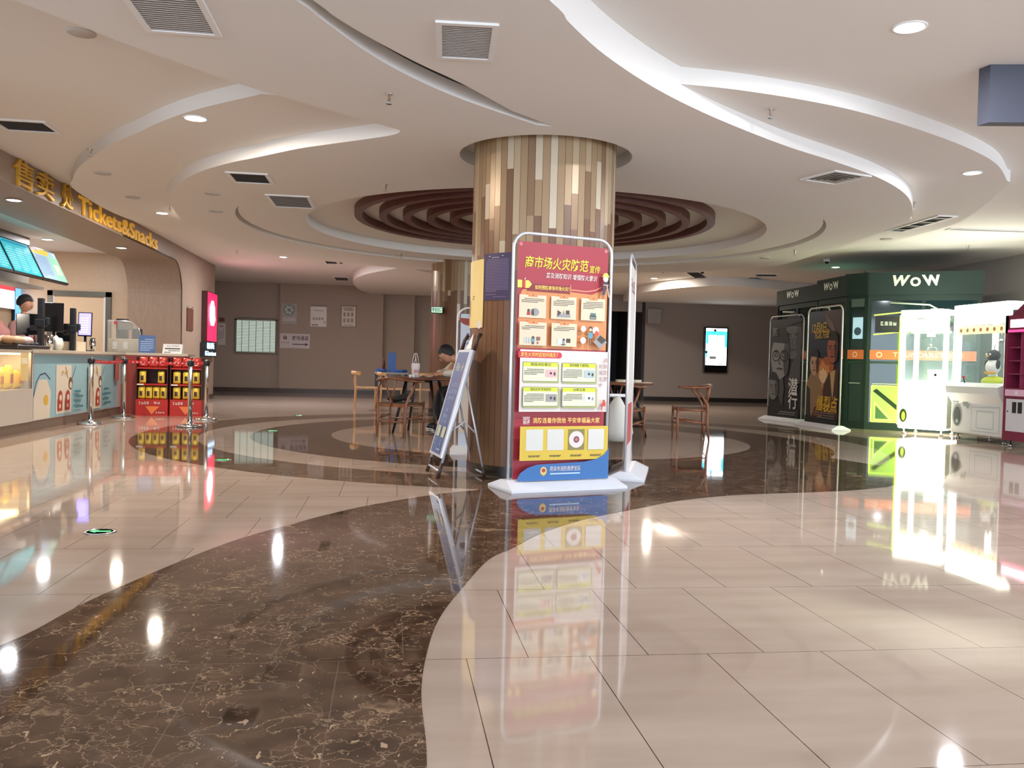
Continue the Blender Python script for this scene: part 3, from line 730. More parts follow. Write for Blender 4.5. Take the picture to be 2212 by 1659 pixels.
# pastry tray at the near end
t = onctr('food_tray', 'dark steel tray of buns on the near end of the counter', 'food tray', 30, 0.25)
B().span((-0.25, -0.5, 0.001), (0.25, 0.44, 0.05), M((70, 62, 56), 0.3, 0.6), 0.01).build('tray', t)
B().ball((0.02, 0.51, 0.06), 0.085, BLACK, (1, 1, 0.6), 2).build('handle', t)
for k in range(7):
    o = B().ball((0, 0, 0), 1, M(((206, 168, 128), (190, 140, 96), (216, 190, 176))[k % 3], 0.6), (0.085, 0.07, 0.055), 2).build('bun'); u, v = cpos(30, 748, 0.25)
    o.location = (u+0.1*(k % 2)-0.05, v-0.42+0.13*k, TZ+0.107); tag(o, ('nearest', 'second', 'third', 'fourth', 'fifth', 'sixth', 'farthest')[k]+' bun from the camera on the dark steel counter tray', 'bun', 'buns on the steel tray')
lump(2, 0.72, 0.12, 0.11, 0.34, (150, 92, 84), 'dusky red bag standing behind the tray of buns', 9, 'red_bag', 'bag')
# popcorn warmer with curved glass
t = onctr('popcorn_warmer', 'small glass popcorn warmer with a curved front on the counter', 'popcorn warmer', 268, 0.35, radians(14), 752)
B().span((-0.26, -0.2, 0), (0.26, 0.2, 0.24), M((150, 140, 122), 0.35, 0.5), 0.008).build('base_cabinet', t)
prof = [(-0.26, 0.24), (-0.26, 0.55), (0.02, 0.55)] + [(0.02+0.24*sin(a), 0.31+0.24*cos(a)) for a in [pi/2*k/8 for k in range(1, 9)]] + [(0.26, 0.24)]
MX = Matrix(((1, 0, 0, 0), (0, 0, 1, 0), (0, 1, 0, 0), (0, 0, 0, 1)))
q = B(); q.wall(prof, -0.19, 0.19, M((225, 225, 215), 0.05, alpha=0.22), False, MX); q.poly([prof], -0.19, M((225, 225, 215), 0.05, alpha=0.18), MX); q.build('glass_hood', t, recalc=False)
q = B()
for y in (-0.19, 0.19): q.tube([(p[0], y, p[1]) for p in prof], 0.007, STEEL, 6)
q.build('hood_rim', t)
q = B()
for x in (-0.14, 0.03):
    for k in range(6): q.box((x, -0.203, 0.07+0.02*k), (0.07, 0.006, 0.008), WHITE)
q.span((-0.1, -0.1, 0.40), (0.14, 0.1, 0.52), M((70, 60, 54), 0.5)); q.build('kettle', t)
q = B().lathe([(0.03, -0.01), (0.03, 0.0)], M((150, 40, 36), 0.5), (-0.13, -0.205, 0.51), 16, 'Y').build('badge', t)
t = onctr('receipt_printer', 'black receipt printer seen above the glass popcorn warmer', 'printer', 264, 0.62)
B().span((-0.09, -0.08, 0), (0.09, 0.08, 0.62), BLACK, 0.01).build('body', t); B().span((-0.07, -0.084, 0.57), (0.07, -0.08, 0.585), WHITE).build('paper_slot', t)
o = B().span((-0.08, -0.06, 0), (0.08, 0.06, 0.46), BLACK, 0.01).build('card_terminal'); u, v = cpos(296, 750, 0.5); o.location = (u, v, TZ); tag(o, 'dark terminal standing right of the glass popcorn warmer', 'terminal')
# acrylic sign and tent card on the end of the counter
sh = Sheet(); sh.rect(-0.13, 0, 0.13, 0.29, M((84, 112, 160), 0.3)); sh.scrib(-0.1, 0.24, 0.2, 6, 0.035, M((170, 190, 220), 0.4), 4)
t = thing('acrylic_sign', 'blue acrylic notice standing on the counter end above the red racks', 'notice', (-3.98, 14.95, TZ), 0.05)
sh.build('notice_sheet', t); B().span((-0.13, 0.0005, 0), (0.13, 0.006, 0.29), M((60, 80, 120), 0.3)).span((-0.13, -0.04, 0), (0.13, 0.05, 0.004), GLASS).build('holder', t)
t = thing('tent_card', 'white folded card with printed lines on the counter end above the racks', 'tent card', (-3.56, 14.84, TZ), -0.05)
sh = Sheet(); sh.rect(-0.155, 0, 0.155, 0.165, WHITE); sh.glyphs(0, 0.13, 0.2, 0.022, 6, BLACK, 4); sh.rect(-0.12, 0.075, 0.12, 0.095, M((60, 60, 60), 0.6)); sh.scrib(-0.12, 0.065, 0.24, 2, 0.03, M((60, 60, 60), 0.6), 3)
o = sh.build('front_face', t); o.rotation_euler = (radians(-18), 0, 0)
sh = Sheet(); sh.rect(-0.155, 0, 0.155, 0.165, WHITE); o = sh.build('back_face', t); o.rotation_euler = (radians(18), 0, 0); o.location = (0, 0.104, 0)
wallbox('ceiling_booth', (-8.6, 6.0, 2.98), (UL-1.0, 18.5, 3.02), WHITE_PAINT)

# booth: door, menu screens, light boxes
t = struct(bpy.data.objects.new('door_1', None)); COL.objects.link(t); t.location = (-6.22, 18.5, 0)
FR = M((112, 112, 104), 0.35, 0.4)
q = B(); q.span((-0.6, -0.05, 0), (-0.5, 0, 2.2), FR); q.span((0.5, -0.05, 0), (0.6, 0, 2.2), FR); q.span((-0.6, -0.05, 2.1), (0.6, 0, 2.2), FR); q.build('door_frame', t)
q = B(); q.span((-0.47, -0.03, 0), (0.46, -0.005, 2.08), M((216, 190, 158), 0.45)); q.build('door_leaf', t)
q = B(); q.span((-0.5, -0.035, 0), (-0.47, 0, 2.1), WHITE); q.span((0.46, -0.035, 0), (0.5, 0, 2.1), WHITE); q.build('door_lining', t)
ms = thing('menu_board', 'row of tilted lit menu screens hanging inside the sales booth', 'menu screens', (-6.0, 15.4, 2.72), pi/2)
tilt = math.atan2(0.25, 0.52)
SCR = [M((40, 166, 180), 0.3, emit=0.55), M((150, 180, 200), 0.3, emit=0.5)]
for k, (cx, kind) in enumerate(((0.56, 1), (-0.58, 0), (-1.72, 0))):
    q = B(); q.box((0, 0.03, -0.29), (1.12, 0.05, 0.62), BLACK, None, 0.006); o = q.build('screen_housing', ms); o.location = (cx, 0, 0); o.rotation_euler = (-tilt, 0, 0)
    sh = Sheet(); sh.rect(-0.53, -0.57, 0.53, -0.01, SCR[kind])
    if kind:
        sh.rect(-0.53, -0.11, 0.2, -0.01, M((236, 190, 60), 0.3, emit=0.5)); sh.rect(-0.53, -0.06, -0.25, -0.01, M((200, 70, 90), 0.3, emit=0.5)); sh.rect(0.1, -0.57, 0.53, -0.11, M((140, 200, 176), 0.3, emit=0.5))
        sh.rect(0.2, -0.45, 0.45, -0.25, M((190, 220, 190), 0.3, emit=0.55)); sh.scrib(-0.5, -0.14, 0.5, 10, 0.04, M((120, 140, 170), 0.3, emit=0.5), 2)
    else:
        for j in range(3): sh.scrib(-0.48+0.34*j, -0.12, 0.28, 10, 0.042, M((150, 230, 236), 0.3, emit=0.4), j)
        sh.rect(-0.5, -0.07, 0.5, -0.03, M((10, 120, 150), 0.3, emit=0.6))
    p = sh.build('screen', o); p.location = (0, -0.001, 0)
q = B(); q.box((-0.58, 0.34, -0.62), (3.5, 0.32, 0.05), M((190, 182, 168), 0.5)); q.span((-2.3, 0.42, -0.6), (1.14, 0.5, 0.26), M((120, 110, 100), 0.6)); q.build('mounting_frame', ms)
def lightbox(px0, px1, py0, py1, uu, name, label, draw):
    a, c_ = UU(px0, py0, uu), UU(px1, py1, uu); w = c_.y-a.y; h = a.z-c_.z
    t = thing(name, label, 'light box', (uu, (a.y+c_.y)/2, c_.z), pi/2)
    B().span((-w/2, 0.0, 0), (w/2, 0.06, h), BLACK).build('housing', t)
    sh = Sheet(); draw(sh, w, h); sh.build('lit_face', t); return t
BWU = -8.58
def d1(s, w, h):
    s.rect(-w/2, 0, w/2, h, M((255, 246, 236), 0.4, emit=3.2)); s.rect(-w/2, h*0.82, w/2, h, M((226, 50, 60), 0.4, emit=1.0))
def d2(s, w, h):
    s.rect(-w/2, 0, w/2, h, M((80, 140, 220), 0.4, emit=1.3)); s.pg([(-w*0.1, h*0.2), (w*0.4, h*0.2), (w*0.3, h*0.8), (w*0.05, h*0.86)], M((240, 250, 255), 0.4, emit=1.6)); s.rect(-w*0.4, h*0.75, 0, h*0.8, M((220, 240, 255), 0.4, emit=1.4)); s.rect(-w/2, 0, w/2, h*0.15, M((230, 246, 255), 0.4, emit=1.5))
lightbox(-40, 31, 607, 668, -7.33, 'advert_light_box', 'bright white and red lit advert board behind the cashier', d1)
lightbox(33, 64, 622, 720, -7.33, 'advert_light_box', 'blue and white lit advert panel behind the cashier', d2)

# lit red cinema sign and letters on the brown wall
a, c_ = UU(433, 632, UL), UU(458, 733, UL)
SW = c_.y-a.y
t = thing('lit_logo_sign', 'lit red square sign with a white round emblem on the brown wall', 'lit sign', (UL+0.02, (a.y+c_.y)/2, 1.28), pi/2)
B().span((-0.52, -0.10, 0.0), (0.52, 0.02, 1.1), M((60, 14, 18), 0.5)).build('housing', t)
sh = Sheet(0.002); sh.rect(-0.5, 0.02, 0.5, 1.08, M((236, 22, 60), 0.4, emit=1.6)); WL = M((255, 236, 244), 0.4, emit=5)
for k in range(10):
    A = 2*pi*k/10; sh.disc(0.17*cos(A), 0.64+0.2*sin(A), 0.085, WL); 
sh.disc(0, 0.64, 0.2, WL, 0.9)
o = sh.build('lit_face', t); o.location = (0, -0.105, 0)
t = thing('led_sign', 'black panel with pale blue lit letters below the red emblem sign', 'lit sign', (UL+0.02, (a.y+c_.y)/2, 0.95), pi/2)
B().span((-0.62, -0.08, 0.0), (0.62, 0.02, 0.31), BLACK).build('panel', t)
BL = M((170, 214, 255), 0.4, emit=2.6); sh = Sheet(0.002); sh.text('横店影城', 0, 0.235, 0.15, BL, 0.012, fit=0.8); sh.text('HG Entertainment', 0, 0.075, 0.14, BL, 0.015, fit=1.16)
o = sh.build('lettering', t); o.location = (0, -0.082, 0)
a = UU(402, 664, UL); c_ = UU(420, 716, UL)
t = thing('wall_plaque', 'small dark brown plaque on the brown wall beside the arch', 'plaque', (UL+0.002, a.y+0.3, c_.z), pi/2)
B().span((-0.26, -0.02, 0), (0.26, 0, a.z-c_.z), M((90, 56, 42), 0.35), 0.004).build('board', t)
for s_ in (-0.2, 0.2): B().lathe([(0.012, -0.03), (0.012, 0.0)], CHROME, (s_, 0.0, a.z-c_.z+0.03), 10, 'Y').build('fixing', t)
# ------------------------------------------------------------------ gate-shaped banner stands
def gate_stand(name, label, cat, cx, cy, rz, w, h, draw, base_w=None, base_d=0.42, r=0.012, pole=ALU, back=None, pm=0.035, pz=0.07):
    t = thing(name, label, cat, (cx, cy, 0), rz)
    bw = (base_w or w+0.12)/2; bd = base_d/2
    q = B()
    for s_ in (-1, 1):
        pass
    v = [(-bw, -bd, 0), (bw, -bd, 0), (bw, bd, 0), (-bw, bd, 0), (-bw, -bd, 0.018), (bw, -bd, 0.018), (bw, bd, 0.018), (-bw, bd, 0.018),
         (-bw+0.03, -0.05, 0.075), (bw-0.03, -0.05, 0.075), (bw-0.03, 0.05, 0.075), (-bw+0.03, 0.05, 0.075)]
    vs = [q.bm.verts.new(p) for p in v]
    q.faces([q.bm.faces.new([vs[i] for i in f]) for f in ((3, 2, 1, 0), (0, 1, 5, 4), (1, 2, 6, 5), (2, 3, 7, 6), (3, 0, 4, 7), (4, 5, 9, 8), (5, 6, 10, 9), (6, 7, 11, 10), (7, 4, 8, 11), (8, 9, 10, 11))], M((214, 216, 222), 0.35))
    q.build('base', t)
    R = 0.12; pts = [(-w/2, 0, 0.07), (-w/2, 0, h*0.5), (-w/2, 0, h-R)] + [(-w/2+R-R*cos(a), 0, h-R+R*sin(a)) for a in [pi/2*k/7 for k in range(1, 8)]] + [(w/2-R+R*sin(a), 0, h-R+R*cos(a)) for a in [pi/2*k/7 for k in range(0, 8)]] + [(w/2, 0, h*0.5), (w/2, 0, 0.07)]
    B().tube(pts, r, pole, 12).build('tube_frame', t)
    pw, ph = w-2*pm, h-pm-pz-0.03
    sh = Sheet(0.0006); draw(sh, pw, ph)
    sh.y = 0.002; sh.rect(-pw/2, 0, pw/2, ph, back or M((222, 222, 224), 0.5)); sh.y = 0.0022
    o = sh.build('printed_sheet', t); o.location = (0, -0.004, pz)
    q = B()
    for sx in (-1, 1):
        for z, dz in ((pz+0.02, -0.03), (pz+ph-0.02, 0.03)): q.rod((sx*(pw/2-0.02), -0.004, z), (sx*(w/2), 0, z+dz*0.3), 0.002, STEEL, seg=5)
    q.build('tension_hook', t)
    return t
F_RED = M((158, 42, 54), 0.45); F_OR = M((208, 136, 80), 0.45); F_CRM = M((214, 198, 168), 0.5); F_YEL = M((214, 208, 50), 0.5); F_Y2 = M((236, 206, 90), 0.5); F_WH = M((216, 206, 198), 0.5)
F_BLUE = M((54, 104, 160), 0.45); F_DK = M((74, 66, 60), 0.6); F_GR = M((150, 148, 146), 0.6); F_GOLD = M((208, 178, 62), 0.5); F_MAR = M((128, 32, 44), 0.5); F_PK = M((226, 170, 170), 0.5); F_TEAL = M((92, 150, 170), 0.5)
def fire_poster(s, w, h):
    X = lambda x: (x-0.5)*w
    Y = lambda y: (1-y)*h
    def rc(x0, y0, x1, y1, m): s.rect(X(x0), Y(y1), X(x1), Y(y0), m)
    rc(0, 0, 1, 1, F_RED)
    s.pg([(X(0.02), Y(0.235)), (X(0.06), Y(0.2)), (X(0.6), Y(0.2)), (X(0.82), Y(0.205)), (X(1), Y(0.175)), (X(1), Y(0.445)), (X(0.02), Y(0.445))], F_OR)
    s.line([(X(0.58), Y(0.19)), (X(0.76), Y(0.193)), (X(0.86), Y(0.185)), (X(0.93), Y(0.17))], 0.008, M((240, 150, 110), 0.5))
    for x in (0.03, 0.97):
        for y in (0.012,): s.disc(X(x), Y(y), 0.012, F_PK); s.disc(X(x), Y(y), 0.007, F_RED)
    s.text('商市场火灾防范', X(0.425), Y(0.088), 0.098, F_YEL, 0.012, fit=w*0.70, shear=0.15)
    s.text('宣传', X(0.845), Y(0.098), 0.062, F_YEL, 0.008, fit=w*0.125, shear=0.15)
    s.text('普及消防知识 增强防火意识', X(0.59), Y(0.137), 0.046, F_WH, 0.010, fit=w*0.57, shear=0.15)
    s.pg([(X(0), Y(0.162)), (X(0.12), Y(0.162)), (X(0.155), Y(0.178)), (X(0.12), Y(0.194)), (X(0), Y(0.194))], F_Y2); s.rect(X(0.05), Y(0.196), X(0.08), Y(0.160), F_MAR); s.rect(X(0.057), Y(0.194), X(0.083), Y(0.163), M((196, 60, 50), 0.5)); s.line([(X(0.07), Y(0.16)), (X(0.085), Y(0.152))], 0.006, F_WH)
    s.pg([(X(0.10), Y(0.205)), (X(0.16), Y(0.175)), (X(0.57), Y(0.175)), (X(0.57), Y(0.207))], F_MAR); rc(0.57, 0.170, 0.58, 0.21, F_OR)
    s.text('如何预防商场市场火灾？', X(0.375), Y(0.190), 0.036, F_Y2, 0.012, fit=w*0.38)
    def card(x0, y0, x1, y1, k):
        rc(x0, y0, x1, y1, F_CRM); s.rect(X((x0+x1)/2-0.05), Y(y0+0.008), X((x0+x1)/2+0.05), Y(y0-0.006), F_OR); s.disc(X((x0+x1)/2), Y(y0+0.001), 0.005, F_MAR)
        s.scrib(X(x0+0.025), Y(y0+0.013), w*(x1-x0-0.05), (3, 4, 5, 3, 3)[k], 0.0125, F_DK, k, 0.45)
        cx, cy = X((x0+x1)/2), Y(y1-0.022)
        if k == 0: s.disc(cx+0.02, cy+0.005, 0.03, F_GR, 1.2); s.disc(cx-0.035, cy+0.016, 0.011, F_DK); s.pg([(cx-0.05, cy-0.02), (cx-0.02, cy-0.02), (cx-0.025, cy+0.008), (cx-0.045, cy+0.008)], M((170, 50, 60), 0.5)); s.disc(cx, cy+0.018, 0.009, F_DK); s.rect(cx-0.01, cy-0.02, cx+0.01, cy+0.01, F_DK)
        if k == 1: s.rect(cx-0.06, cy-0.025, cx+0.06, cy+0.0, F_GR); s.pg([(cx-0.055, cy-0.02), (cx-0.055, cy+0.03), (cx-0.02, cy+0.01)], F_DK); s.pg([(cx-0.01, cy), (cx+0.0, cy+0.032), (cx+0.01, cy)], F_GR); s.rect(cx+0.02, cy, cx+0.05, cy+0.03, F_DK)
        if k == 2: s.rect(cx-0.03, cy-0.03, cx+0.03, cy+0.0, M((60, 76, 76), 0.5)); s.rect(cx-0.024, cy+0.0, cx+0.024, cy+0.02, M((80, 110, 110), 0.5)); [s.rect(cx-0.024+0.013*j, cy-0.024, cx-0.017+0.013*j, cy-0.012, F_CRM) for j in range(4)]
        if k == 3: [s.rect(cx-0.075+0.02*j, cy-0.025, cx-0.066+0.02*j, cy+0.022, M((186, 196, 200), 0.5)) for j in range(3)]; s.disc(cx+0.0, cy+0.02, 0.011, F_DK); s.rect(cx-0.014, cy-0.015, cx+0.012, cy+0.012, F_TEAL); s.rect(cx-0.01, cy-0.03, cx+0.008, cy-0.015, F_DK); s.rect(cx+0.03, cy, cx+0.06, cy+0.028, M((130, 90, 80), 0.5)); s.rect(cx+0.035, cy-0.028, cx+0.045, cy-0.01, M((170, 60, 40), 0.5))
        if k == 4: s.rect(cx-0.06, cy-0.028, cx+0.0, cy+0.02, M((200, 204, 208), 0.5)); s.rect(cx+0.02, cy-0.01, cx+0.055, cy+0.022, F_DK); s.disc(cx-0.005, cy+0.012, 0.01, F_DK); s.rect(cx-0.015, cy-0.03, cx+0.004, cy+0.004, F_GR); s.rect(cx-0.025, cy-0.03, cx+0.01, cy-0.022, F_DK)
    card(0.02, 0.222, 0.31, 0.318, 0); card(0.36, 0.222, 0.64, 0.318, 1); card(0.69, 0.222, 0.965, 0.318, 2); card(0.02, 0.336, 0.31, 0.434, 3); card(0.36, 0.336, 0.64, 0.434, 4)
    s.disc(X(0.71), Y(0.355), 0.024, F_WH); s.disc(X(0.71), Y(0.405), 0.026, F_WH); s.disc(X(0.85), Y(0.36), 0.03, F_WH); s.disc(X(0.86), Y(0.372), 0.018, M((196, 80, 60), 0.5)); s.disc(X(0.79), Y(0.352), 0.016, F_DK); s.disc(X(0.79), Y(0.358), 0.012, M((226, 190, 160), 0.5)); s.rect(X(0.765), Y(0.395), X(0.815), Y(0.37), F_TEAL); s.rect(X(0.775), Y(0.425), X(0.785), Y(0.395), F_DK); s.rect(X(0.797), Y(0.425), X(0.807), Y(0.395), F_DK)
    s.pg([(X(0.82), Y(0.41)), (X(0.90), Y(0.375)), (X(0.98), Y(0.41)), (X(0.90), Y(0.438))], F_GR); s.pg([(X(0.86), Y(0.40)), (X(0.90), Y(0.38)), (X(0.97), Y(0.40)), (X(0.92), Y(0.418))], F_DK)
    # small helmeted figure by the heading
    s.disc(X(0.945), Y(0.135), 0.024, M((236, 206, 186), 0.5)); s.disc(X(0.945), Y(0.124), 0.027, F_Y2, 1, 20, 0, pi); s.rect(X(0.905), Y(0.127), X(0.985), Y(0.123), F_Y2)
    s.pg([(X(0.915), Y(0.178)), (X(0.98), Y(0.178)), (X(0.968), Y(0.148)), (X(0.925), Y(0.148))], M((56, 54, 74), 0.5)); s.rect(X(0.918), Y(0.163), X(0.978), Y(0.160), F_WH); s.pg([(X(0.905), Y(0.205)), (X(0.935), Y(0.205)), (X(0.95), Y(0.178)), (X(0.92), Y(0.178))], M((56, 54, 74), 0.5)); s.pg([(X(0.955), Y(0.178)), (X(0.98), Y(0.178)), (X(0.985), Y(0.205)), (X(0.965), Y(0.205))], M((56, 54, 74), 0.5))
    s.line([(X(0.955), Y(0.16)), (X(0.985), Y(0.215))], 0.010, M((240, 160, 120), 0.5))
    # white section
    rc(0.02, 0.452, 0.99, 0.712, F_WH)
    s.rect(X(0), Y(0.486), X(0.44), Y(0.460), M((196, 50, 66), 0.5)); s.disc(X(0.44), Y(0.473), h*0.013, M((196, 50, 66), 0.5)); s.text('发生火灾时应如何逃生？', X(0.225), Y(0.4735), 0.036, F_Y2, 0.010, fit=w*0.40)
    hd = ('增强消防意识', '保持镇静 不要慌乱', '随机应变 就地取材', '自救互救')
    for k, (x0, y0) in enumerate(((0.05, 0.503), (0.47, 0.503), (0.05, 0.607), (0.47, 0.607))):
        x1, y1 = x0+0.38, y0+0.082
        rc(x0+0.01, y0+0.006, x1+0.01, y1+0.006, M((160, 168, 100), 0.5)); rc(x0, y0, x1, y1, M((110, 116, 84), 0.5)); rc(x0+0.004, y0+0.002, x1-0.004, y1-0.002, M((216, 214, 186), 0.5)); rc(x0+0.004, y0+0.002, x1-0.004, y0+0.019, M((204, 210, 60), 0.5))
        s.text(hd[k], X((x0+x1)/2), Y(y0+0.011), 0.024, F_DK, 0.008, fit=w*(0.2 if k != 3 else 0.12)*1.1)
        s.scrib(X(x0+0.015), Y(y0+0.027), w*0.21, (4, 6, 6, 5)[k], 0.0125 if k == 0 else 0.0115, F_DK, 20+k, 0.45)
        c1 = (F_PK, M((170, 186, 186), 0.5), F_GR, M((210, 220, 220), 0.5))[k]; rc(x0+0.245, y0+0.03, x0+0.365, y0+0.062, c1)
        s.disc(X(x0+0.30), Y(y0+0.046), 0.01, F_DK); s.rect(X(x0+0.33), Y(y0+0.055), X(x0+0.35), Y(y0+0.042), F_DK if k != 3 else F_GR)
    for k, ch in enumerate('消除隐患'): s.text(ch, X(0.945), Y(0.49+0.027*k), 0.040, F_MAR, -0.004, shear=0.1)
    for k, ch in enumerate('珍惜生命'): s.text(ch, X(0.89), Y(0.517+0.027*k), 0.034, F_DK, -0.004, shear=0.1)
    s.line([(X(0.86), Y(0.70)), (X(0.98), Y(0.665))], 0.006, F_GR); s.disc(X(0.935), Y(0.665), 0.012, M((200, 70, 50), 0.5)); s.pg([(X(0.90), Y(0.69)), (X(0.96), Y(0.685)), (X(0.95), Y(0.67)), (X(0.92), Y(0.67))], M((196, 66, 50), 0.5)); s.line([(X(0.91), Y(0.705)), (X(0.92), Y(0.685))], 0.008, M((196, 66, 50), 0.5)); s.line([(X(0.955), Y(0.708)), (X(0.95), Y(0.685))], 0.006, F_GR)
    # slogan
    s.text('消防', X(0.085), Y(0.741), 0.034, F_WH, 0.01); s.text('救援', X(0.085), Y(0.757), 0.030, F_WH, 0.01)
    s.text('消防连着你我他 平安幸福靠大家', X(0.52), Y(0.749), 0.046, M((240, 196, 110), 0.5), 0.011, fit=w*0.74)
    s.pg([(X(0.02), Y(0.915)), (X(0.02), Y(0.772)), (X(0.99), Y(0.772)), (X(0.99), Y(0.88)), (X(0.96), Y(0.90)), (X(0.90), Y(0.915))], F_GOLD)
    for k, x0 in enumerate((0.085, 0.31, 0.54, 0.76)):
        if k == 2:
            rc(x0, 0.785, x0+0.18, 0.873, M((130, 122, 70), 0.5)); s.disc(X(x0+0.09), Y(0.829), 0.066, F_WH); s.disc(X(x0+0.09), Y(0.829), 0.026, M((110, 74, 90), 0.5)); s.disc(X(x0+0.09), Y(0.829), 0.014, M((190, 110, 100), 0.5))
        else: rc(x0, 0.785, x0+0.18, 0.873, M((206, 204, 196), 0.5))
        s.text('菏泽消防微博', X(x0+0.09), Y(0.898), 0.017, F_DK, 0.02)
    s.pg([(X(0), Y(1)), (X(0), Y(0.985)), (X(0.03), Y(0.965)), (X(0.10), Y(0.945)), (X(0.2), Y(0.932)), (X(0.5), Y(0.928)), (X(0.72), Y(0.925)), (X(0.86), Y(0.915)), (X(0.95), Y(0.895)), (X(1), Y(0.868)), (X(1), Y(1))], F_BLUE)
    s.disc(X(0.275), Y(0.960), 0.034, M((206, 170, 60), 0.4), 0.85); s.disc(X(0.275), Y(0.958), 0.026, M((206, 200, 150), 0.4), 0.85); s.disc(X(0.275), Y(0.957), 0.017, M((170, 66, 50), 0.4)); s.pg([(X(0.255), Y(0.972)), (X(0.295), Y(0.972)), (X(0.275), Y(0.981))], M((206, 170, 60), 0.4))
    s.text('菏泽市消防救援支队', X(0.51), Y(0.953), 0.042, F_WH, 0.004, fit=w*0.34, shear=0.1); s.rect(X(0.345), Y(0.975), X(0.675), Y(0.969), M((170, 196, 220), 0.5))
bc1, bc2 = G(1097, 1040, 0.06), G(1308, 1032, 0.06)
BA = atan2(bc2.y-bc1.y, bc2.x-bc1.x); BW = (bc2-bc1).length
gate_stand('banner_stand', 'large red, orange and yellow fire safety banner on a stand before the pillar', 'banner stand', (bc1.x+bc2.x)/2, (bc1.y+bc2.y)/2, BA, BW, 1.97, fire_poster, BW+0.14, 0.44)
def side_poster(s, w, h):
    s.rect(-w/2, 0, w/2, h, F_WH); s.rect(-w/2+0.02, h*0.12, w/2-0.1, h*0.32, M((186, 60, 60), 0.5)); s.glyphs(0, h*0.9, w*0.7, 0.12, 4, F_RED, 6)
gate_stand('banner_stand', 'second banner stand seen edge-on, its pale back to the large fire safety banner', 'banner stand', 2.11, 7.56, radians(71.3), 0.86, 1.92, side_poster, 1.0, 0.34, back=M((206, 204, 206), 0.5))

# easel sign
ez = thing('easel_sign', 'folding aluminium easel holding a narrow blue notice board left of the pillar', 'easel sign', (0.36, 7.42, 0), radians(-81.7))
EW = 0.47; EH = 1.16; TL = 0.31
def ep(x, s_, off=0.0): # point on the leaning front frame: s_ along the height
    return Vector((x, TL*s_+off, EH*s_))
q = B()
for sx in (-1, 1): q.rod(ep(sx*EW/2, 0.06), ep(sx*EW/2, 0.93), 0.011, ALU)
q.rod(ep(-EW/2, 0.05), ep(EW/2, 0.05), 0.010, ALU); q.build('front_frame', ez)
DKB = M((64, 44, 36), 0.45)
for sx in (-1, 1):
    B().rod(ep(sx*EW/2, 0.0), ep(sx*EW/2, 0.11), 0.017, DKB, 0.014).build('foot_cap', ez)
    B().tube([ep(sx*EW/2, 0.92), ep(sx*EW/2, 1.0), ep(sx*EW/2*0.96, 1.04, 0.02)], 0.016, DKB, 10).build('top_cap', ez)
q = B()
for sx in (-1, 1): q.rod(ep(sx*EW/2*0.9, 0.70, 0.01), (sx*EW/2*0.9, 0.40, 0.03), 0.009, ALU)
q.rod((-EW/2*0.9, 0.40, 0.035), (EW/2*0.9, 0.40, 0.035), 0.009, ALU); q.build('rear_leg', ez)
for sx in (-1, 1):
    B().rod((sx*EW/2*0.9, 0.402, 0.0), (sx*EW/2*0.9, 0.39, 0.09), 0.015, DKB).build('foot_cap', ez)
    B().tube([ep(sx*EW/2*0.92, 0.33), Vector((sx*EW/2*0.9, 0.22, 0.47)), Vector((sx*EW/2*0.9, 0.322, 0.37))], 0.008, ALU, 8).build('folding_stay', ez)
Rb = Matrix.Rotation(-math.atan2(TL, EH), 3, 'X')
LB = (ep(0, 0.92)-ep(0, 0.14)).length
q = B()
for x, fwd in ((-EW/2+0.01, 0.024), (EW/2-0.02, 0.05)): q.box((x, -0.014, LB/2), (fwd, 0.026, LB), ALU)
q.box((0, -0.012, 0.011), (EW, 0.022, 0.024), ALU); q.box((0, -0.012, LB-0.011), (EW, 0.022, 0.024), ALU); q.box((0, -0.005, LB/2), (EW-0.03, 0.012, LB-0.02), WHITE)
o = q.build('board_frame', ez); o.location = ep(0, 0.14); o.rotation_euler = (-math.atan2(TL, EH), 0, 0)
s = Sheet(); w = EW-0.07; PB = M((150, 166, 196), 0.5)
s.rect(-w/2, 0.02, w/2, LB-0.02, M((78, 98, 142), 0.4))
s.glyphs(0, LB*0.835, w*0.66, 0.075, 4, M((186, 188, 150), 0.5), 7)
for k, (yy, tx, ff) in enumerate(((0.67, '-----', 0.7), (0.60, '-------', 0.8), (0.54, '------', 0.6), (0.43, '--', 0.2), (0.37, '-----', 0.5), (0.32, '-----', 0.5))): s.glyphs(0, LB*yy, w*ff, 0.036, len(tx), PB, k)
s.rect(-w*0.38, LB*0.175, -w*0.08, LB*0.275, M((176, 178, 152), 0.5)); s.rect(w*0.1, LB*0.175, w*0.40, LB*0.275, M((176, 178, 152), 0.5))
for xx in (-0.23, 0.25): s.glyphs(w*xx, LB*0.145, 0.06, 0.02, 3, PB, 1); s.glyphs(w*xx, LB*0.11, 0.04, 0.02, 2, PB, 2)
s.rect(w*0.05, LB*0.055, w*0.4, LB*0.068, PB)
p = s.build('notice_sheet', o); p.location = (-0.012, -0.024, 0)
o = B()
o.prism([(-0.1, 0), (0.1, 0), (0.03, 0.14)], 0, 0.002, WHITE); o = o.build('paper_scrap', ez); o.location = ep(0.05, 0.93, -0.01); o.rotation_euler = (radians(75), 0, 0)

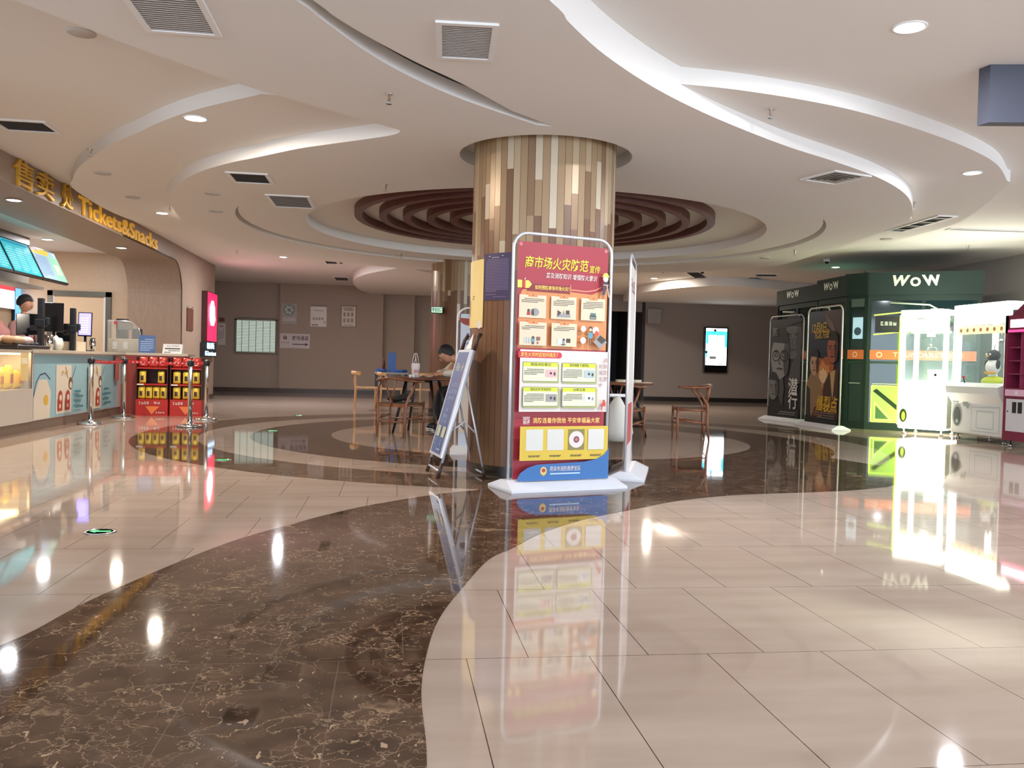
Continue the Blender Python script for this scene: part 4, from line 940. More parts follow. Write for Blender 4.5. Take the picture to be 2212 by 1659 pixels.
# posters pasted on the pillar
def pillar_sheet(name, label, cat, a0, a1, z0, z1, m, draw=None, cx=P1C[0], cy=P1C[1], r=PR+0.006):
    """a sheet bent round the pillar between two angles"""
    n = 14; q = B(); w = (a1-a0)*r
    def bend(bm):
        for v in bm.verts:
            a = a0+(v.co.x+w/2)/r; rr = r-v.co.y; v.co = Vector((cx+rr*cos(a), cy+rr*sin(a), z0+v.co.z))
    s = Sheet(0.0006)
    for k in range(n): s.y = 0.0; s.rect(-w/2+w*k/n, 0, -w/2+w*(k+1)/n, z1-z0, m)
    if draw: draw(s, w, z1-z0)
    bend(s.bm)
    o = s.build(name, recalc=False); return tag(o, label, cat)
def aof(px, py):              # angle on the pillar where the sight line through a photo point touches it
    d = _ray(px, py); dx, dy = d.x, d.y; ox, oy = -P1C[0], -P1C[1]; A = dx*dx+dy*dy; Bq = 2*(ox*dx+oy*dy); Cq = ox*ox+oy*oy-(PR+0.006)**2
    t = (-Bq-sqrt(max(Bq*Bq-4*A*Cq, 0)))/(2*A); return atan2(oy+dy*t, ox+dx*t)
def d_purple(s, w, h):
    s.scrib(-w*0.42, h*0.88, w*0.84, 22, h*0.032, M((140, 124, 160), 0.6), 5, 0.35); s.y -= 0.001; s.rect(-w*0.3, h*0.93, w*0.25, h*0.945, M((180, 170, 190), 0.6)); s.rect(-w*0.18, h*0.90, w*0.1, h*0.912, M((180, 170, 190), 0.6))
    s.rect(-w*0.4, h*0.12, 0, h*0.128, M((140, 124, 160), 0.6)); s.rect(-w*0.1, h*0.07, w*0.35, h*0.078, M((140, 124, 160), 0.6))
a0, a1 = aof(1046, 600), aof(1104, 600)
pillar_sheet('notice_poster', 'dark purple notice of fine white print pasted on the pillar left of the banner', 'poster', a0, a1, 1.50, 1.90, M((62, 48, 82), 0.45), d_purple)
def d_yel(s, w, h):
    s.rect(-w/2, 0, w/2, h*0.09, M((226, 120, 90), 0.5)); s.disc(w*0.36, h*0.045, w*0.09, F_WH)
    for k in range(5): s.rect(-w*0.3, h*(0.84-0.05*k), w*0.4, h*(0.845-0.05*k), M((150, 130, 90), 0.5))
    for k in range(9): s.rect(-w*0.42, h*(0.46-0.035*k), -w*0.42+w*(0.5 if k < 2 else 0.22), h*(0.475-0.035*k), M((90, 80, 60), 0.5))
pillar_sheet('notice_poster', 'tall yellow notice wrapped on the far left side of the pillar', 'poster', aof(1046, 600)-0.62, aof(1046, 600)-0.01, 1.27, 1.86, M((226, 200, 130), 0.45), d_yel)

# ------------------------------------------------------------------ chairs and tables
def bez(p0, p1, p2, n=8): return [Vector(p0)*(1-t)**2+Vector(p1)*2*t*(1-t)+Vector(p2)*t*t for t in [k/n for k in range(n+1)]]
CORD = M((92, 70, 52), 0.8)
def wishbone(label, loc, rz):
    t = thing('wishbone_chair', label, 'chair', loc, rz)
    fw, rw, fd, rd = 0.245, 0.19, -0.21, 0.19
    for sx in (-1, 1):
        B().tube([(sx*fw, fd, 0), (sx*fw, fd, 0.25), (sx*fw, fd, 0.455)], [0.011, 0.018, 0.017], WALNUT, 10).build('leg', t)
        B().tube([(sx*rw, rd+0.03, 0), (sx*rw, rd, 0.22), (sx*(rw+0.01), rd-0.005, 0.42), (sx*(rw+0.035), rd-0.02, 0.50), (sx*(rw+0.06), rd-0.09, 0.61), (sx*(rw+0.06), rd-0.17, 0.70)], [0.012, 0.018, 0.018, 0.017, 0.014, 0.012], WALNUT, 10).build('leg', t)
    q = B()
    q.box((0, fd, 0.415), (2*fw, 0.022, 0.04), WALNUT); q.box((0, rd-0.005, 0.405), (2*rw, 0.022, 0.04), WALNUT)
    for sx in (-1, 1): q.tube([(sx*fw, fd, 0.41), (sx*rw, rd, 0.405)], 0.016, WALNUT, 8); q.tube([(sx*fw, fd, 0.27), (sx*rw, rd, 0.23)], 0.012, WALNUT, 8)
    q.tube([(-fw, fd, 0.22), (fw, fd, 0.22)], 0.011, WALNUT, 8); q.tube([(-rw, rd, 0.20), (rw, rd, 0.20)], 0.011, WALNUT, 8); q.build('stretcher', t)
    q = B(); q.prism([(-fw+0.01, fd), (fw-0.01, fd), (rw-0.01, rd-0.01), (-rw+0.01, rd-0.01)], 0.415, 0.437, CORD); q.build('seat', t)
    pts = [Vector(p) for p in ((-0.27, -0.14, 0.705), (-0.285, -0.02, 0.708), (-0.25, 0.12, 0.715), (-0.14, 0.22, 0.735), (0, 0.255, 0.745), (0.14, 0.22, 0.735), (0.25, 0.12, 0.715), (0.285, -0.02, 0.708), (0.27, -0.14, 0.705))]
    B().tube([p for p in spline(pts, 5)], 0.017, WALNUT, 10, flat=(1.25, 0.9)).build('arm_rail', t)
    q = B(); q.tube([(0, rd, 0.40), (0, rd+0.02, 0.50)], [0.016, 0.016], WALNUT, 8, flat=(2.2, 0.5))
    for sx in (-1, 1): q.tube([(sx*0.012, rd+0.015, 0.48), (sx*0.04, rd+0.03, 0.58), (sx*0.085, rd+0.045, 0.735)], 0.011, WALNUT, 8, flat=(1.4, 0.7))
    q.build('back_splat', t)
    return t
wc1 = wishbone('walnut wishbone chair at the left table, its back to the hall', (0.10, 11.2, 0), radians(151))
o = B().ball((0, 0, 0), 1, M((34, 30, 30), 0.8), (0.155, 0.15, 0.045), 3, fn=lambda p: Vector((p.x*(1+0.1*sin(5*p.y)), p.y*(1+0.12*cos(4*p.x)), p.z+0.25*sin(3*p.x)))).build('seat_cushion'); o.location = (0.1, 11.2, 0.492); tag(o, 'dark cushion lying on the walnut wishbone chair at the left table', 'cushion')
copy_tree(wc1, (2.93, 10.88, 0), radians(147), 'walnut wishbone chair partly behind the edge-on banner stand, at the right table')
copy_tree(wc1, (4.04, 11.38, 0), radians(259), 'walnut wishbone chair standing alone on the right, facing the pillar')
def oak_chair(label, loc, rz):
    t = thing('elbow_chair', label, 'chair', loc, rz, 'pale wooden chairs near the far wall')
    for sx in (-1, 1):
        B().tube([(sx*0.21, -0.19, 0), (sx*0.21, -0.19, 0.43)], [0.012, 0.018], OAK, 9).build('leg', t)
        B().tube([(sx*0.22, 0.21, 0), (sx*0.20, 0.19, 0.42), (sx*0.21, 0.21, 0.58), (sx*0.23, 0.19, 0.70)], [0.012, 0.018, 0.015, 0.013], OAK, 9).build('leg', t)
    q = B(); q.prism([(-0.23, -0.22), (0.23, -0.22), (0.21, 0.18), (-0.21, 0.18)], 0.42, 0.445, OAK)
    q.build('seat', t)
    pts = [Vector(p) for p in ((-0.27, 0.10, 0.70), (-0.24, 0.2, 0.715), (0, 0.27, 0.725), (0.24, 0.2, 0.715), (0.27, 0.10, 0.70))]
    B().tube(spline(pts, 5), 0.02, OAK, 10, flat=(1, 1.7)).build('back_rail', t)
    return t
oc = oak_chair('pale wooden chair standing clear at the far left of the blue trays', (-0.5, 17.3, 0), radians(90))
copy_tree(oc, (0.0, 16.75, 0), radians(90), 'pale wooden chair behind the walnut chair, left part of its back showing')
copy_tree(oc, (0.66, 16.6, 0), radians(200), 'pale wooden chair seen through the legs of the left table')
TOPW = noisy((96, 56, 40), (120, 72, 50), 5, 0.22, stretch=(1, 6, 1)); LEGBK = M((30, 27, 28), 0.4)
def round_table(label, cx, cy, rot, r=0.52):
    t = thing('cafe_table', label, 'table', (cx, cy, 0), rot)
    B().lathe([(0, 0.722), (r-0.02, 0.722), (r, 0.732), (r, 0.742), (r-0.006, 0.75), (0, 0.75)], TOPW, seg=64).build('table_top', t)
    for k in range(4):
        A = pi/4+pi/2*k; B().tube([(0.24*cos(A), 0.24*sin(A), 0.722), (0.43*cos(A), 0.43*sin(A), 0.0)], [0.032, 0.022], LEGBK, 8, flat=(1.3, 0.6)).build('leg', t)
    q = B(); 
    for k in range(2): A = pi/4+pi/2*k; q.box((0, 0, 0.70), (0.5, 0.05, 0.03), LEGBK, Matrix.Rotation(A, 3, 'Z'))
    q.build('top_frame', t); return t
round_table('round brown table on black splayed legs where the man sits', 0.42, 11.86, radians(-21))
round_table('round brown table on black splayed legs right of the pillar, holding white trays', 3.08, 11.75, radians(20))
# trays and bag on the tables
for k, (dx, dy, w) in enumerate(((0.10, -0.02, 0.17), (0.30, 0.08, 0.12))):
    q = B(); q.prism([(-w/2, -0.06), (w/2, -0.06), (w/2, 0.06), (-w/2, 0.06)], 0, 0.006, M((226, 218, 190), 0.4))
    q.wall([(-w/2-0.01, -0.07), (w/2+0.01, -0.07), (w/2+0.01, 0.07), (-w/2-0.01, 0.07)], 0.0, 0.035, M((226, 218, 190), 0.4)); q.poly([[(-w/2-0.02, -0.08), (w/2+0.02, -0.08), (w/2+0.02, 0.08), (-w/2-0.02, 0.08)], [(-w/2-0.01, -0.07), (w/2+0.01, -0.07), (w/2+0.01, 0.07), (-w/2-0.01, 0.07)]], 0.035, M((226, 218, 190), 0.4))
    o = q.build('food_box'); o.location = (3.08+dx, 11.75+dy, 0.751); tag(o, ('wide open white food box on the right table', 'small white food box beside the wider one on the right table')[k], 'food box')
def plastic_bag(label, loc, h=0.2, r=0.075):
    t = thing('carrier_bag', label, 'plastic bag', loc, 0.3)
    q = B(); n = 20; rings = []
    mt = M((216, 206, 204), 0.35)
    for z, rr in ((0, 0.7), (0.01, 0.95), (0.3, 0.85), (0.6, 1.0), (0.85, 1.1), (1.0, 0.95)):
        rings.append([q.bm.verts.new((r*rr*(1+0.1*sin(5*a+z*3))*cos(a), r*0.7*rr*(1+0.1*sin(4*a))*sin(a), z*h)) for a in [2*pi*k/n for k in range(n)]])
    fs = [q.bm.faces.new((a[k], a[(k+1) % n], b_[(k+1) % n], b_[k])) for a, b_ in zip(rings, rings[1:]) for k in range(n)]; fs.append(q.bm.faces.new(rings[0][::-1])); q.faces(fs, mt, True)
    q.build('bag_body', t)
    for sx in (-1, 1): B().tube(bez((sx*r*0.8, 0, h), (sx*r*0.3, 0, h*1.95), (0, 0, h*1.6))+bez((0, 0, h*1.6), (-sx*0.0, 0, h*1.2), (sx*r*0.35, 0, h*0.98))[1:], 0.009, mt, 8, flat=(1, 0.4)).build('handle', t)
    s = Sheet(); s.glyphs(0, h*0.45, 0.07, 0.05, 3, M((190, 90, 90), 0.5), 8); p = s.build('print', t); p.location = (0, -r*0.78, 0); return t
pb = VV(897, 815, 11.55); plastic_bag('white plastic carrier bag standing on the left table', (pb.x, 11.55, 0.751), 0.19, 0.055)
for k, px_ in enumerate((886, 893)):
    p = VV(px_, 818, 11.4); o = B().lathe([(0.016, 0), (0.019, 0.03), (0.016, 0.04), (0, 0.04)], WHITE, seg=14).build('small_cup'); o.location = (p.x, 11.4, 0.751); tag(o, ('tiny white cup left of the other beside the carrier bag', 'tiny white cup directly before the carrier bag')[k], 'cup')
# side table with blue trays by the far wall
BLU = M((34, 96, 180), 0.35); t = thing('service_table', 'dark table loaded with blue plastic trays near the far wall', 'table', (-0.01, 18.0, 0), 0)
B().span((-0.33, -0.25, 0.70), (0.33, 0.25, 0.735), M((150, 160, 170), 0.3)).build('table_top', t)
for sx in (-1, 1):
    for sy in (-1, 1): B().span((sx*0.30-0.025, sy*0.22-0.02, 0), (sx*0.30+0.025, sy*0.22+0.02, 0.70), BLACK).build('leg', t)
q = B(); rnd = random.Random(4)
for k in range(9): a = rnd.uniform(-0.2, 0.2); q.tube(bez((a, -0.1, 0.69), (a+rnd.uniform(-0.15, 0.15), -0.15, 0.5), (a+rnd.uniform(-0.1, 0.1), -0.1, 0.66)), 0.006, BLACK, 5)
q.build('cable', t)
for k, (x, y, w, d, h, lab) in enumerate(((-0.2, -0.05, 0.22, 0.3, 0.06, 'blue plastic tray on the left end of the dark service table'), (0.2, -0.05, 0.24, 0.3, 0.05, 'blue plastic tray on the right end of the dark service table'))):
    q = B(); q.span((-w/2, -d/2, 0), (w/2, d/2, 0.012), BLU); q.wall([(-w/2, -d/2), (w/2, -d/2), (w/2, d/2), (-w/2, d/2)], 0, h, BLU); q.wall([(-w/2+0.01, -d/2+0.01), (w/2-0.01, -d/2+0.01), (w/2-0.01, d/2-0.01), (-w/2+0.01, d/2-0.01)], 0.012, h, BLU)
    o = q.build('plastic_tray'); o.location = (-0.01+x, 18+y, 0.736); tag(o, lab, 'tray')
q = B()
for k in range(7): q.span((-0.075+0.002*(k % 2), -0.02+k*0.03, 0), (0.075, k*0.03-0.002, 0.40-0.012*(k % 3)), BLU, 0.004)
o = q.build('crate_stack'); o.location = (-0.0, 18.0, 0.736); tag(o, 'tall upright stack of blue plastic crates on the dark service table', 'crates')
o = B().lathe([(0.03, 0), (0.03, 0.2), (0.012, 0.25), (0.012, 0.29), (0, 0.29)], M((96, 44, 36), 0.4), seg=14).build('bottle'); o.location = (-0.17, 18.18, 0.736); tag(o, 'brown bottle left of the tall blue crates', 'bottle')

# white rack and bag behind the banner
rk = VV(1325, 900, 8.9)
t = thing('folding_rack', 'white folding rack with a top bar, half hidden behind the banner', 'rack', (rk.x-0.16, 8.9, 0), 0)
for x in (-0.32, 0.32): 
    B().tube([(x, -0.16, 0), (x, 0.0, 0.66), (x, 0.16, 0)], 0.011, WHITE, 8).build('leg', t)
B().rod((-0.34, 0, 0.66), (0.34, 0, 0.66), 0.018, WHITE).build('top_bar', t)
q = B(); n = 24; m_bag = M((216, 214, 204), 0.7)
prof2 = [(0.02, 0.0), (0.06, -0.06), (0.12, -0.16), (0.155, -0.28), (0.16, -0.38), (0.13, -0.45), (0.08, -0.47), (0, -0.48)]
rings = [[q.bm.verts.new((r_*cos(2*pi*k/n)*(1+0.08*sin(3*2*pi*k/n+z*9)), r_*0.7*sin(2*pi*k/n), z)) for k in range(n)] if r_ > 0 else None for r_, z in prof2]
for a, b_ in zip(rings[:-1], rings[1:-1]):
    q.faces([q.bm.faces.new((a[k], a[(k+1) % n], b_[(k+1) % n], b_[k])) for k in range(n)], m_bag, True)
q.faces([q.bm.faces.new(rings[-2]), q.bm.faces.new(rings[0][::-1])], m_bag)
o = q.build('cloth_bag'); o.location = (rk.x, 8.74, 0.66); tag(o, 'large crumpled white cloth bag hanging from the white rack behind the banner', 'bag')
# white banner behind the easel
def far_banner(s, w, h):
    s.rect(-w/2, 0, w/2, h, M((196, 206, 220), 0.5)); s.disc(-w*0.2, h*0.97, w*0.25, M((150, 66, 52), 0.5), 1.4, 20, pi, 2*pi); s.y += 0
    s.scrib(-w*0.3, h*0.9, w*0.7, 4, 0.05, M((120, 130, 160), 0.5), 3); s.disc(0, h*0.74, w*0.12, M((190, 60, 60), 0.5), 1.3, 18, 0, pi); s.disc(-w*0.25, h*0.66, w*0.12, M((90, 80, 90), 0.5)); s.rect(-w/2, h*0.1, w/2, h*0.6, M((206, 196, 180), 0.5))
fb = VV(1002, 800, 9.3)
gate_stand('banner_stand', 'pale blue notice stand mostly hidden behind the easel and the pillar', 'banner stand', fb.x+0.12, 9.3, radians(-4), 0.40, 1.55, far_banner, 0.5, 0.4, 0.010, WHITE)
# cafe notice and exit sign on the second pillar
def ex(s, w, h):
    s.rect(-w*0.46, h*0.08, w*0.46, h*0.92, M((190, 230, 200), 0.4, emit=0.4)); s.text('安全出口', 0, h*0.5, h*0.7, M((10, 60, 40), 0.5), 0.02, fit=w*0.8)
a = VV(932, 661, 16.0); c_ = VV(957, 676, 16.0)
t = thing('exit_sign', 'small green exit sign fixed to the far pillar', 'exit sign', ((a.x+c_.x)/2, 16.12, c_.z), 0)
B().span(((a.x-c_.x)/2, 0, 0), ((c_.x-a.x)/2, 0.16, a.z-c_.z), M((20, 78, 56), 0.4)).build('housing', t)
s = Sheet(0.001); ex(s, c_.x-a.x, a.z-c_.z); s.build('face', t)
# ------------------------------------------------------------------ right side: film banners, song booths, claw machines
def face(s, cx, cz, r, skin, shade, glasses=False, cap=False, tilt=0.0):
    """a plain drawn head: skull, brow, eyes, nose, mouth"""
    hair = M((26, 26, 28), 0.6)
    s.disc(cx, cz, r, skin, 0.74); s.disc(cx+r*0.5, cz-r*0.05, r*0.8, shade, 0.3); s.disc(cx, cz+r*0.55, r*0.72, hair, 0.95, 24, 0, pi)
    for sx in (-1, 1):
        s.line([(cx+sx*r*0.5, cz+r*0.24), (cx+sx*r*0.14, cz+r*0.20)], r*0.07, hair); s.disc(cx+sx*r*0.32, cz+r*0.06, r*0.10, M((60, 50, 46), 0.6), 1.5); s.disc(cx+sx*r*0.30, cz+r*0.06, r*0.035, M((150, 148, 144), 0.6), 1.6)
        if glasses:
            for k in range(14):
                A = 2*pi*k/14; B_ = 2*pi*(k+1)/14; s.line([(cx+sx*r*0.33+r*0.28*cos(A), cz+r*0.04+r*0.24*sin(A)), (cx+sx*r*0.33+r*0.28*cos(B_), cz+r*0.04+r*0.24*sin(B_))], r*0.05, hair); s.y += s.step
    s.line([(cx+r*0.02, cz+r*0.02), (cx-r*0.08, cz-r*0.30), (cx+r*0.08, cz-r*0.34)], r*0.05, shade); s.line([(cx-r*0.22, cz-r*0.55), (cx, cz-r*0.52), (cx+r*0.24, cz-r*0.56)], r*0.08, M((60, 44, 42), 0.6))
GK = M((24, 26, 26), 0.5)
def film_grey(s, w, h):
    g1, g2, g3 = M((112, 114, 112), 0.5), M((66, 68, 68), 0.5), M((148, 150, 146), 0.5)
    s.rect(-w/2, 0, w/2, h, GK)
    face(s, w*0.22, h*0.80, w*0.36, M((92, 94, 92), 0.5), g2); s.pg([(-w*0.02, h*0.92), (w*0.5, h*0.97), (w*0.5, h), (-w*0.25, h), (-w*0.3, h*0.95)], GK)
    s.pg([(-w*0.46, h*0.40), (-w*0.05, h*0.12), (w*0.0, h*0.30), (-w*0.1, h*0.5), (-w*0.45, h*0.56)], g2)
    face(s, -w*0.16, h*0.62, w*0.40, M((132, 134, 130), 0.5), g2, True)
    s.pg([(w*0.1, h*0.30), (w*0.5, h*0.36), (w*0.5, h*0.70), (w*0.22, h*0.55)], M((72, 74, 72), 0.5))
    face(s, -w*0.34, h*0.30, w*0.22, g1, g2); s.rect(-w/2, 0, w/2, h*0.10, GK)
    for k, ch in enumerate('潜行'): s.text(ch, w*0.30, h*(0.31-0.145*k), w*0.30, M((214, 214, 206), 0.5), 0.012)
    for k in range(3): s.glyphs(-w*0.32, h*(0.905-0.03*k), w*0.16, w*0.05, 3, g3, k)
    s.rect(-w*0.1, h*0.055, w*0.4, h*0.062, g3); s.rect(-w*0.15, h*0.035, w*0.38, h*0.04, g3)
def film_fire(s, w, h):
    s.rect(-w/2, 0, w/2, h, M((30, 36, 40), 0.45)); s.pg([(-w/2, h*0.55), (w/2, h*0.50), (w/2, h), (-w/2, h)], M((28, 44, 62), 0.45))
    s.pg([(w*0.0, h), (w/2, h), (w/2, h*0.62), (w*0.2, h*0.7), (w*0.05, h*0.85)], M((74, 56, 52), 0.5))
    for k in range(9): s.line([(w*(0.02+0.03*k), h*(0.97-0.01*k)), (w*(0.14+0.035*k), h*(0.86-0.015*k))], 0.012, M((140, 122, 112), 0.5))
    fire = [M((176, 92, 44), 0.5), M((216, 140, 76), 0.5), M((240, 200, 150), 0.5)]
    for k, (m, f) in enumerate(zip(fire, (1, 0.68, 0.36))):
        pts = []; rnd = random.Random(7+k)
        for j in range(22): A = 2*pi*j/22; rr = f*(0.75+0.35*rnd.random()); pts.append((w*0.02+w*0.40*rr*cos(A), h*0.42+h*0.20*rr*sin(A)))
        s.pg(pts, m)
    BR = M((70, 44, 34), 0.5)
    s.pg([(-w*0.5, h*0.02), (-w*0.5, h*0.36), (-w*0.34, h*0.46), (-w*0.16, h*0.44), (-w*0.02, h*0.36), (w*0.02, h*0.02)], M((150, 120, 84), 0.5)); s.pg([(-w*0.5, h*0.02), (-w*0.5, h*0.34), (-w*0.38, h*0.30), (-w*0.34, h*0.02)], M((40, 38, 36), 0.5))
    face(s, -w*0.26, h*0.53, w*0.19, M((196, 160, 122), 0.5), BR)
    s.pg([(w*0.02, h*0.02), (w*0.05, h*0.34), (w*0.22, h*0.46), (w*0.5, h*0.50), (w*0.5, h*0.02)], M((66, 46, 36), 0.5)); s.pg([(w*0.24, h*0.46), (w*0.34, h*0.20), (w*0.40, h*0.48)], M((196, 160, 104), 0.5))
    face(s, w*0.30, h*0.66, w*0.22, M((170, 92, 66), 0.5), BR)
    s.rect(-w/2, 0, w/2, h*0.06, M((26, 26, 28), 0.5)); s.pg([(-w*0.3, h*0.05), (w*0.5, h*0.12), (w*0.5, h*0.24), (-w*0.2, h*0.14)], M((90, 40, 30), 0.5))
    YT = M((214, 172, 40), 0.45)
    s.text('爆裂点', w*0.18, h*0.165, w*0.27, YT, 0.02, fit=w*0.66, shear=0.2); s.text('12月8日', -w*0.12, h*0.845, w*0.19, YT, 0.015, fit=w*0.46, shear=0.2); s.text('化友为敌', -w*0.02, h*0.79, w*0.16, YT, 0.012, fit=w*0.46, shear=0.2)
    for k in range(3): s.rect(-w*0.30+w*0.1*k, h*(0.095-0.02*k), w*0.42, h*(0.099-0.02*k), M((150, 150, 146), 0.5))
gate_stand('film_banner', 'tall grey banner of drawn faces with white characters 潜行, leaning before the dark booth', 'film banner', 7.46, 15.80, radians(-83.5), 1.16, 2.02, film_grey, 1.3, 0.34, 0.012, M((190, 194, 190), 0.35, 0.4))
gate_stand('film_banner', 'fiery film banner with yellow characters 爆裂点 on the stand nearer the claw machines', 'film banner', 7.37, 14.14, radians(-89), 1.16, 2.08, film_fire, 1.3, 0.34, 0.014, M((210, 214, 206), 0.35, 0.4))

BOOTH = M((22, 44, 36), 0.7); BOOTH2 = M((34, 62, 52), 0.5); BGLASS = M((26, 48, 50), 0.05, 0, 0.7); ORG = M((222, 112, 60), 0.45); PALEG = M((214, 222, 206), 0.5); LIME = M((200, 236, 80), 0.5, emit=1.0); MESHG = M((80, 96, 88), 0.5)
def wow(s, x, z, k):
    """three tilted block capitals"""
    for dx, sh_, hh in ((-0.95, 0.22, 1.0), (0, 0, 0.85), (1.0, -0.2, 1.0)):
        s.text('W' if dx else 'O', x+dx*k*0.98, z+(0.02 if dx else -0.08)*k, k*hh, PALEG, 0.05, shear=sh_)
def booth_wall(t, a, c_, h, glass=True, text=True, panes=2):
    """one wall of a booth from a to c_, outside on its right-hand side seen from above going a to c_"""
    a, c_ = Vector(a), Vector(c_); d = c_-a; L_ = d.length; ang = atan2(d.y, d.x)
    q = B(); q.span((0, 0, 0), (L_, 0.08, 0.12), BOOTH); q.span((0, 0, 0.12), (0.06, 0.08, 2.30), BOOTH); q.span((L_-0.06, 0, 0.12), (L_, 0.08, 2.30), BOOTH)
    q.span((0.06, 0.0, 2.20), (L_-0.06, 0.08, 2.30), BOOTH); q.span((0.06, 0.01, 1.13), (L_-0.06, 0.07, 1.17), BOOTH2)
    for k in range(1, panes): x = L_*k/panes; q.span((x-0.03, 0.005, 0.12), (x+0.03, 0.075, 2.2), BOOTH)
    o = q.build('wall_frame', t); o.location = (a.x, a.y, 0); o.rotation_euler = (0, 0, ang)
    o = B().span((0.06, 0.03, 0.12), (L_-0.06, 0.05, 2.2), BGLASS).build('glass_wall', t); o.location = (a.x, a.y, 0); o.rotation_euler = (0, 0, ang)
    s = Sheet(0.002); s.rect(0.05, 1.20, L_-0.05, 1.36, ORG); s.disc(0.2, 1.28, 0.05, M((240, 190, 160), 0.5)); s.disc(0.2, 1.28, 0.03, ORG)
    if text: s.text('THUNDERSTONE', L_*0.55, 1.28, 0.11, M((244, 206, 180), 0.5), 0.01, fit=min(L_*0.62, 1.1))
    s.rect(0.1, 0.78, L_-0.1, 0.79, PALEG)
    p = s.build('printed_band', t); p.location = (a.x+sin(ang)*0.004, a.y-cos(ang)*0.004, 0); p.rotation_euler = (0, 0, ang)
    q = B().span((-0.02, -0.03, 2.30), (L_+0.02, 0.10, h), BOOTH); o = q.build('header', t); o.location = (a.x, a.y, 0); o.rotation_euler = (0, 0, ang)
    if text:
        s = Sheet(0.002); wow(s, L_*(0.5 if L_ < 1.6 else 0.42), (2.30+h)/2+0.03, 0.23 if L_ > 1.7 else 0.17); p = s.build('header_lettering', o); p.location = (0, -0.032, 0)
        q = B(); q.tube([(L_*0.2, -0.05, 2.16), (L_*0.55, -0.09, 2.12), (L_*0.62, -0.09, 2.05)], 0.014, PALEG, 8); q.box((L_*0.62, -0.1, 2.04), (0.2, 0.05, 0.03), PALEG); q.build('lamp_bracket', o)
    return ang
K0 = Vector((8.04, 13.94, 0)); KD = Vector((0.86, -0.51, 0))
kt = thing('singing_booth', 'dark green glazed booth with a large white WOW on its corner header', 'singing booth', (0, 0, 0))
booth_wall(kt, K0, K0+KD*1.72, 2.68, text=True, panes=2)
booth_wall(kt, (7.86, 14.32, 0), K0, 2.68, text=False, panes=1)
booth_wall(kt, (7.86, 15.35, 0), (7.86, 14.32, 0), 2.66, text=True, panes=1)
E1 = K0+KD*1.72
q = B(); q.prism([(7.86, 15.35), (7.86, 14.32), (K0.x, K0.y), (E1.x, E1.y), (E1.x+0.5, 14.3), (10.0, 15.35)], 2.62, 2.66, BOOTH); q.span((7.9, 15.30, 0), (10.0, 15.35, 2.62), BOOTH); q.wall([(E1.x, E1.y), (E1.x+0.5, 14.3), (10.0, 15.35)], 0, 2.62, BOOTH, False, smooth=False); q.build('roof', kt)
# corner panel: claw machine's lime light painted in as glowing colour, plus print
ang = atan2(KD.y, KD.x)
s = Sheet(0.002); s.rect(0.10, 0.14, 0.80, 0.75, M((150, 178, 84), 0.35, emit=0.35)); s.pg([(0.12, 0.66), (0.18, 0.70), (0.78, 0.2), (0.74, 0.15)], BOOTH); s.disc(0.62, 0.42, 0.13, BOOTH, 0.7); s.pg([(0.14, 0.16), (0.46, 0.16), (0.14, 0.5)], M((176, 204, 104), 0.4, emit=0.45)); s.pg([(0.17, 0.19), (0.38, 0.19), (0.17, 0.42)], M((70, 110, 50), 0.4))
s.line([(0.1, 0.14), (0.8, 0.14), (0.8, 0.75), (0.1, 0.75), (0.1, 0.14)], 0.02, LIME); s.line([(0.1, 1.95), (0.8, 2.03)], 0.02, LIME); s.line([(0.1, 1.62), (0.8, 1.70)], 0.02, LIME); s.rect(0.12, 1.66, 0.55, 1.93, GK); s.glyphs(0.33, 1.81, 0.26, 0.07, 4, PALEG, 5)
p = s.build('lime_glow_graphic', kt); p.location = (K0.x+sin(ang)*0.006, K0.y-cos(ang)*0.006, 0); p.rotation_euler = (0, 0, ang)
d = K0-Vector((7.86, 14.32, 0)); ang = atan2(d.y, d.x)
s = Sheet(0.002); s.rect(0.14, 1.55, 0.34, 1.92, M((150, 180, 190), 0.4, emit=0.5)); s.disc(0.24, 1.68, 0.07, M((70, 90, 110), 0.4)); s.rect(0.1, 2.10, 0.36, 2.24, MESHG)
p = s.build('info_screen', kt); p.location = (7.86+sin(ang)*0.006, 14.32-cos(ang)*0.006, 0); p.rotation_euler = (0, 0, ang)
kt2 = thing('singing_booth', 'farther dark booth with small white WOW, behind the grey faces banner', 'singing booth', (0, 0, 0))
booth_wall(kt2, (7.88, 17.1, 0), (7.88, 15.42, 0), 2.6, text=True, panes=2)
q = B(); q.span((7.88, 17.05, 0), (10.2, 17.1, 2.6), BOOTH); q.span((7.9, 15.42, 2.56), (10.2, 17.1, 2.6), BOOTH); q.span((7.9, 15.42, 0), (10.2, 15.45, 2.56), BOOTH); q.build('roof', kt2)

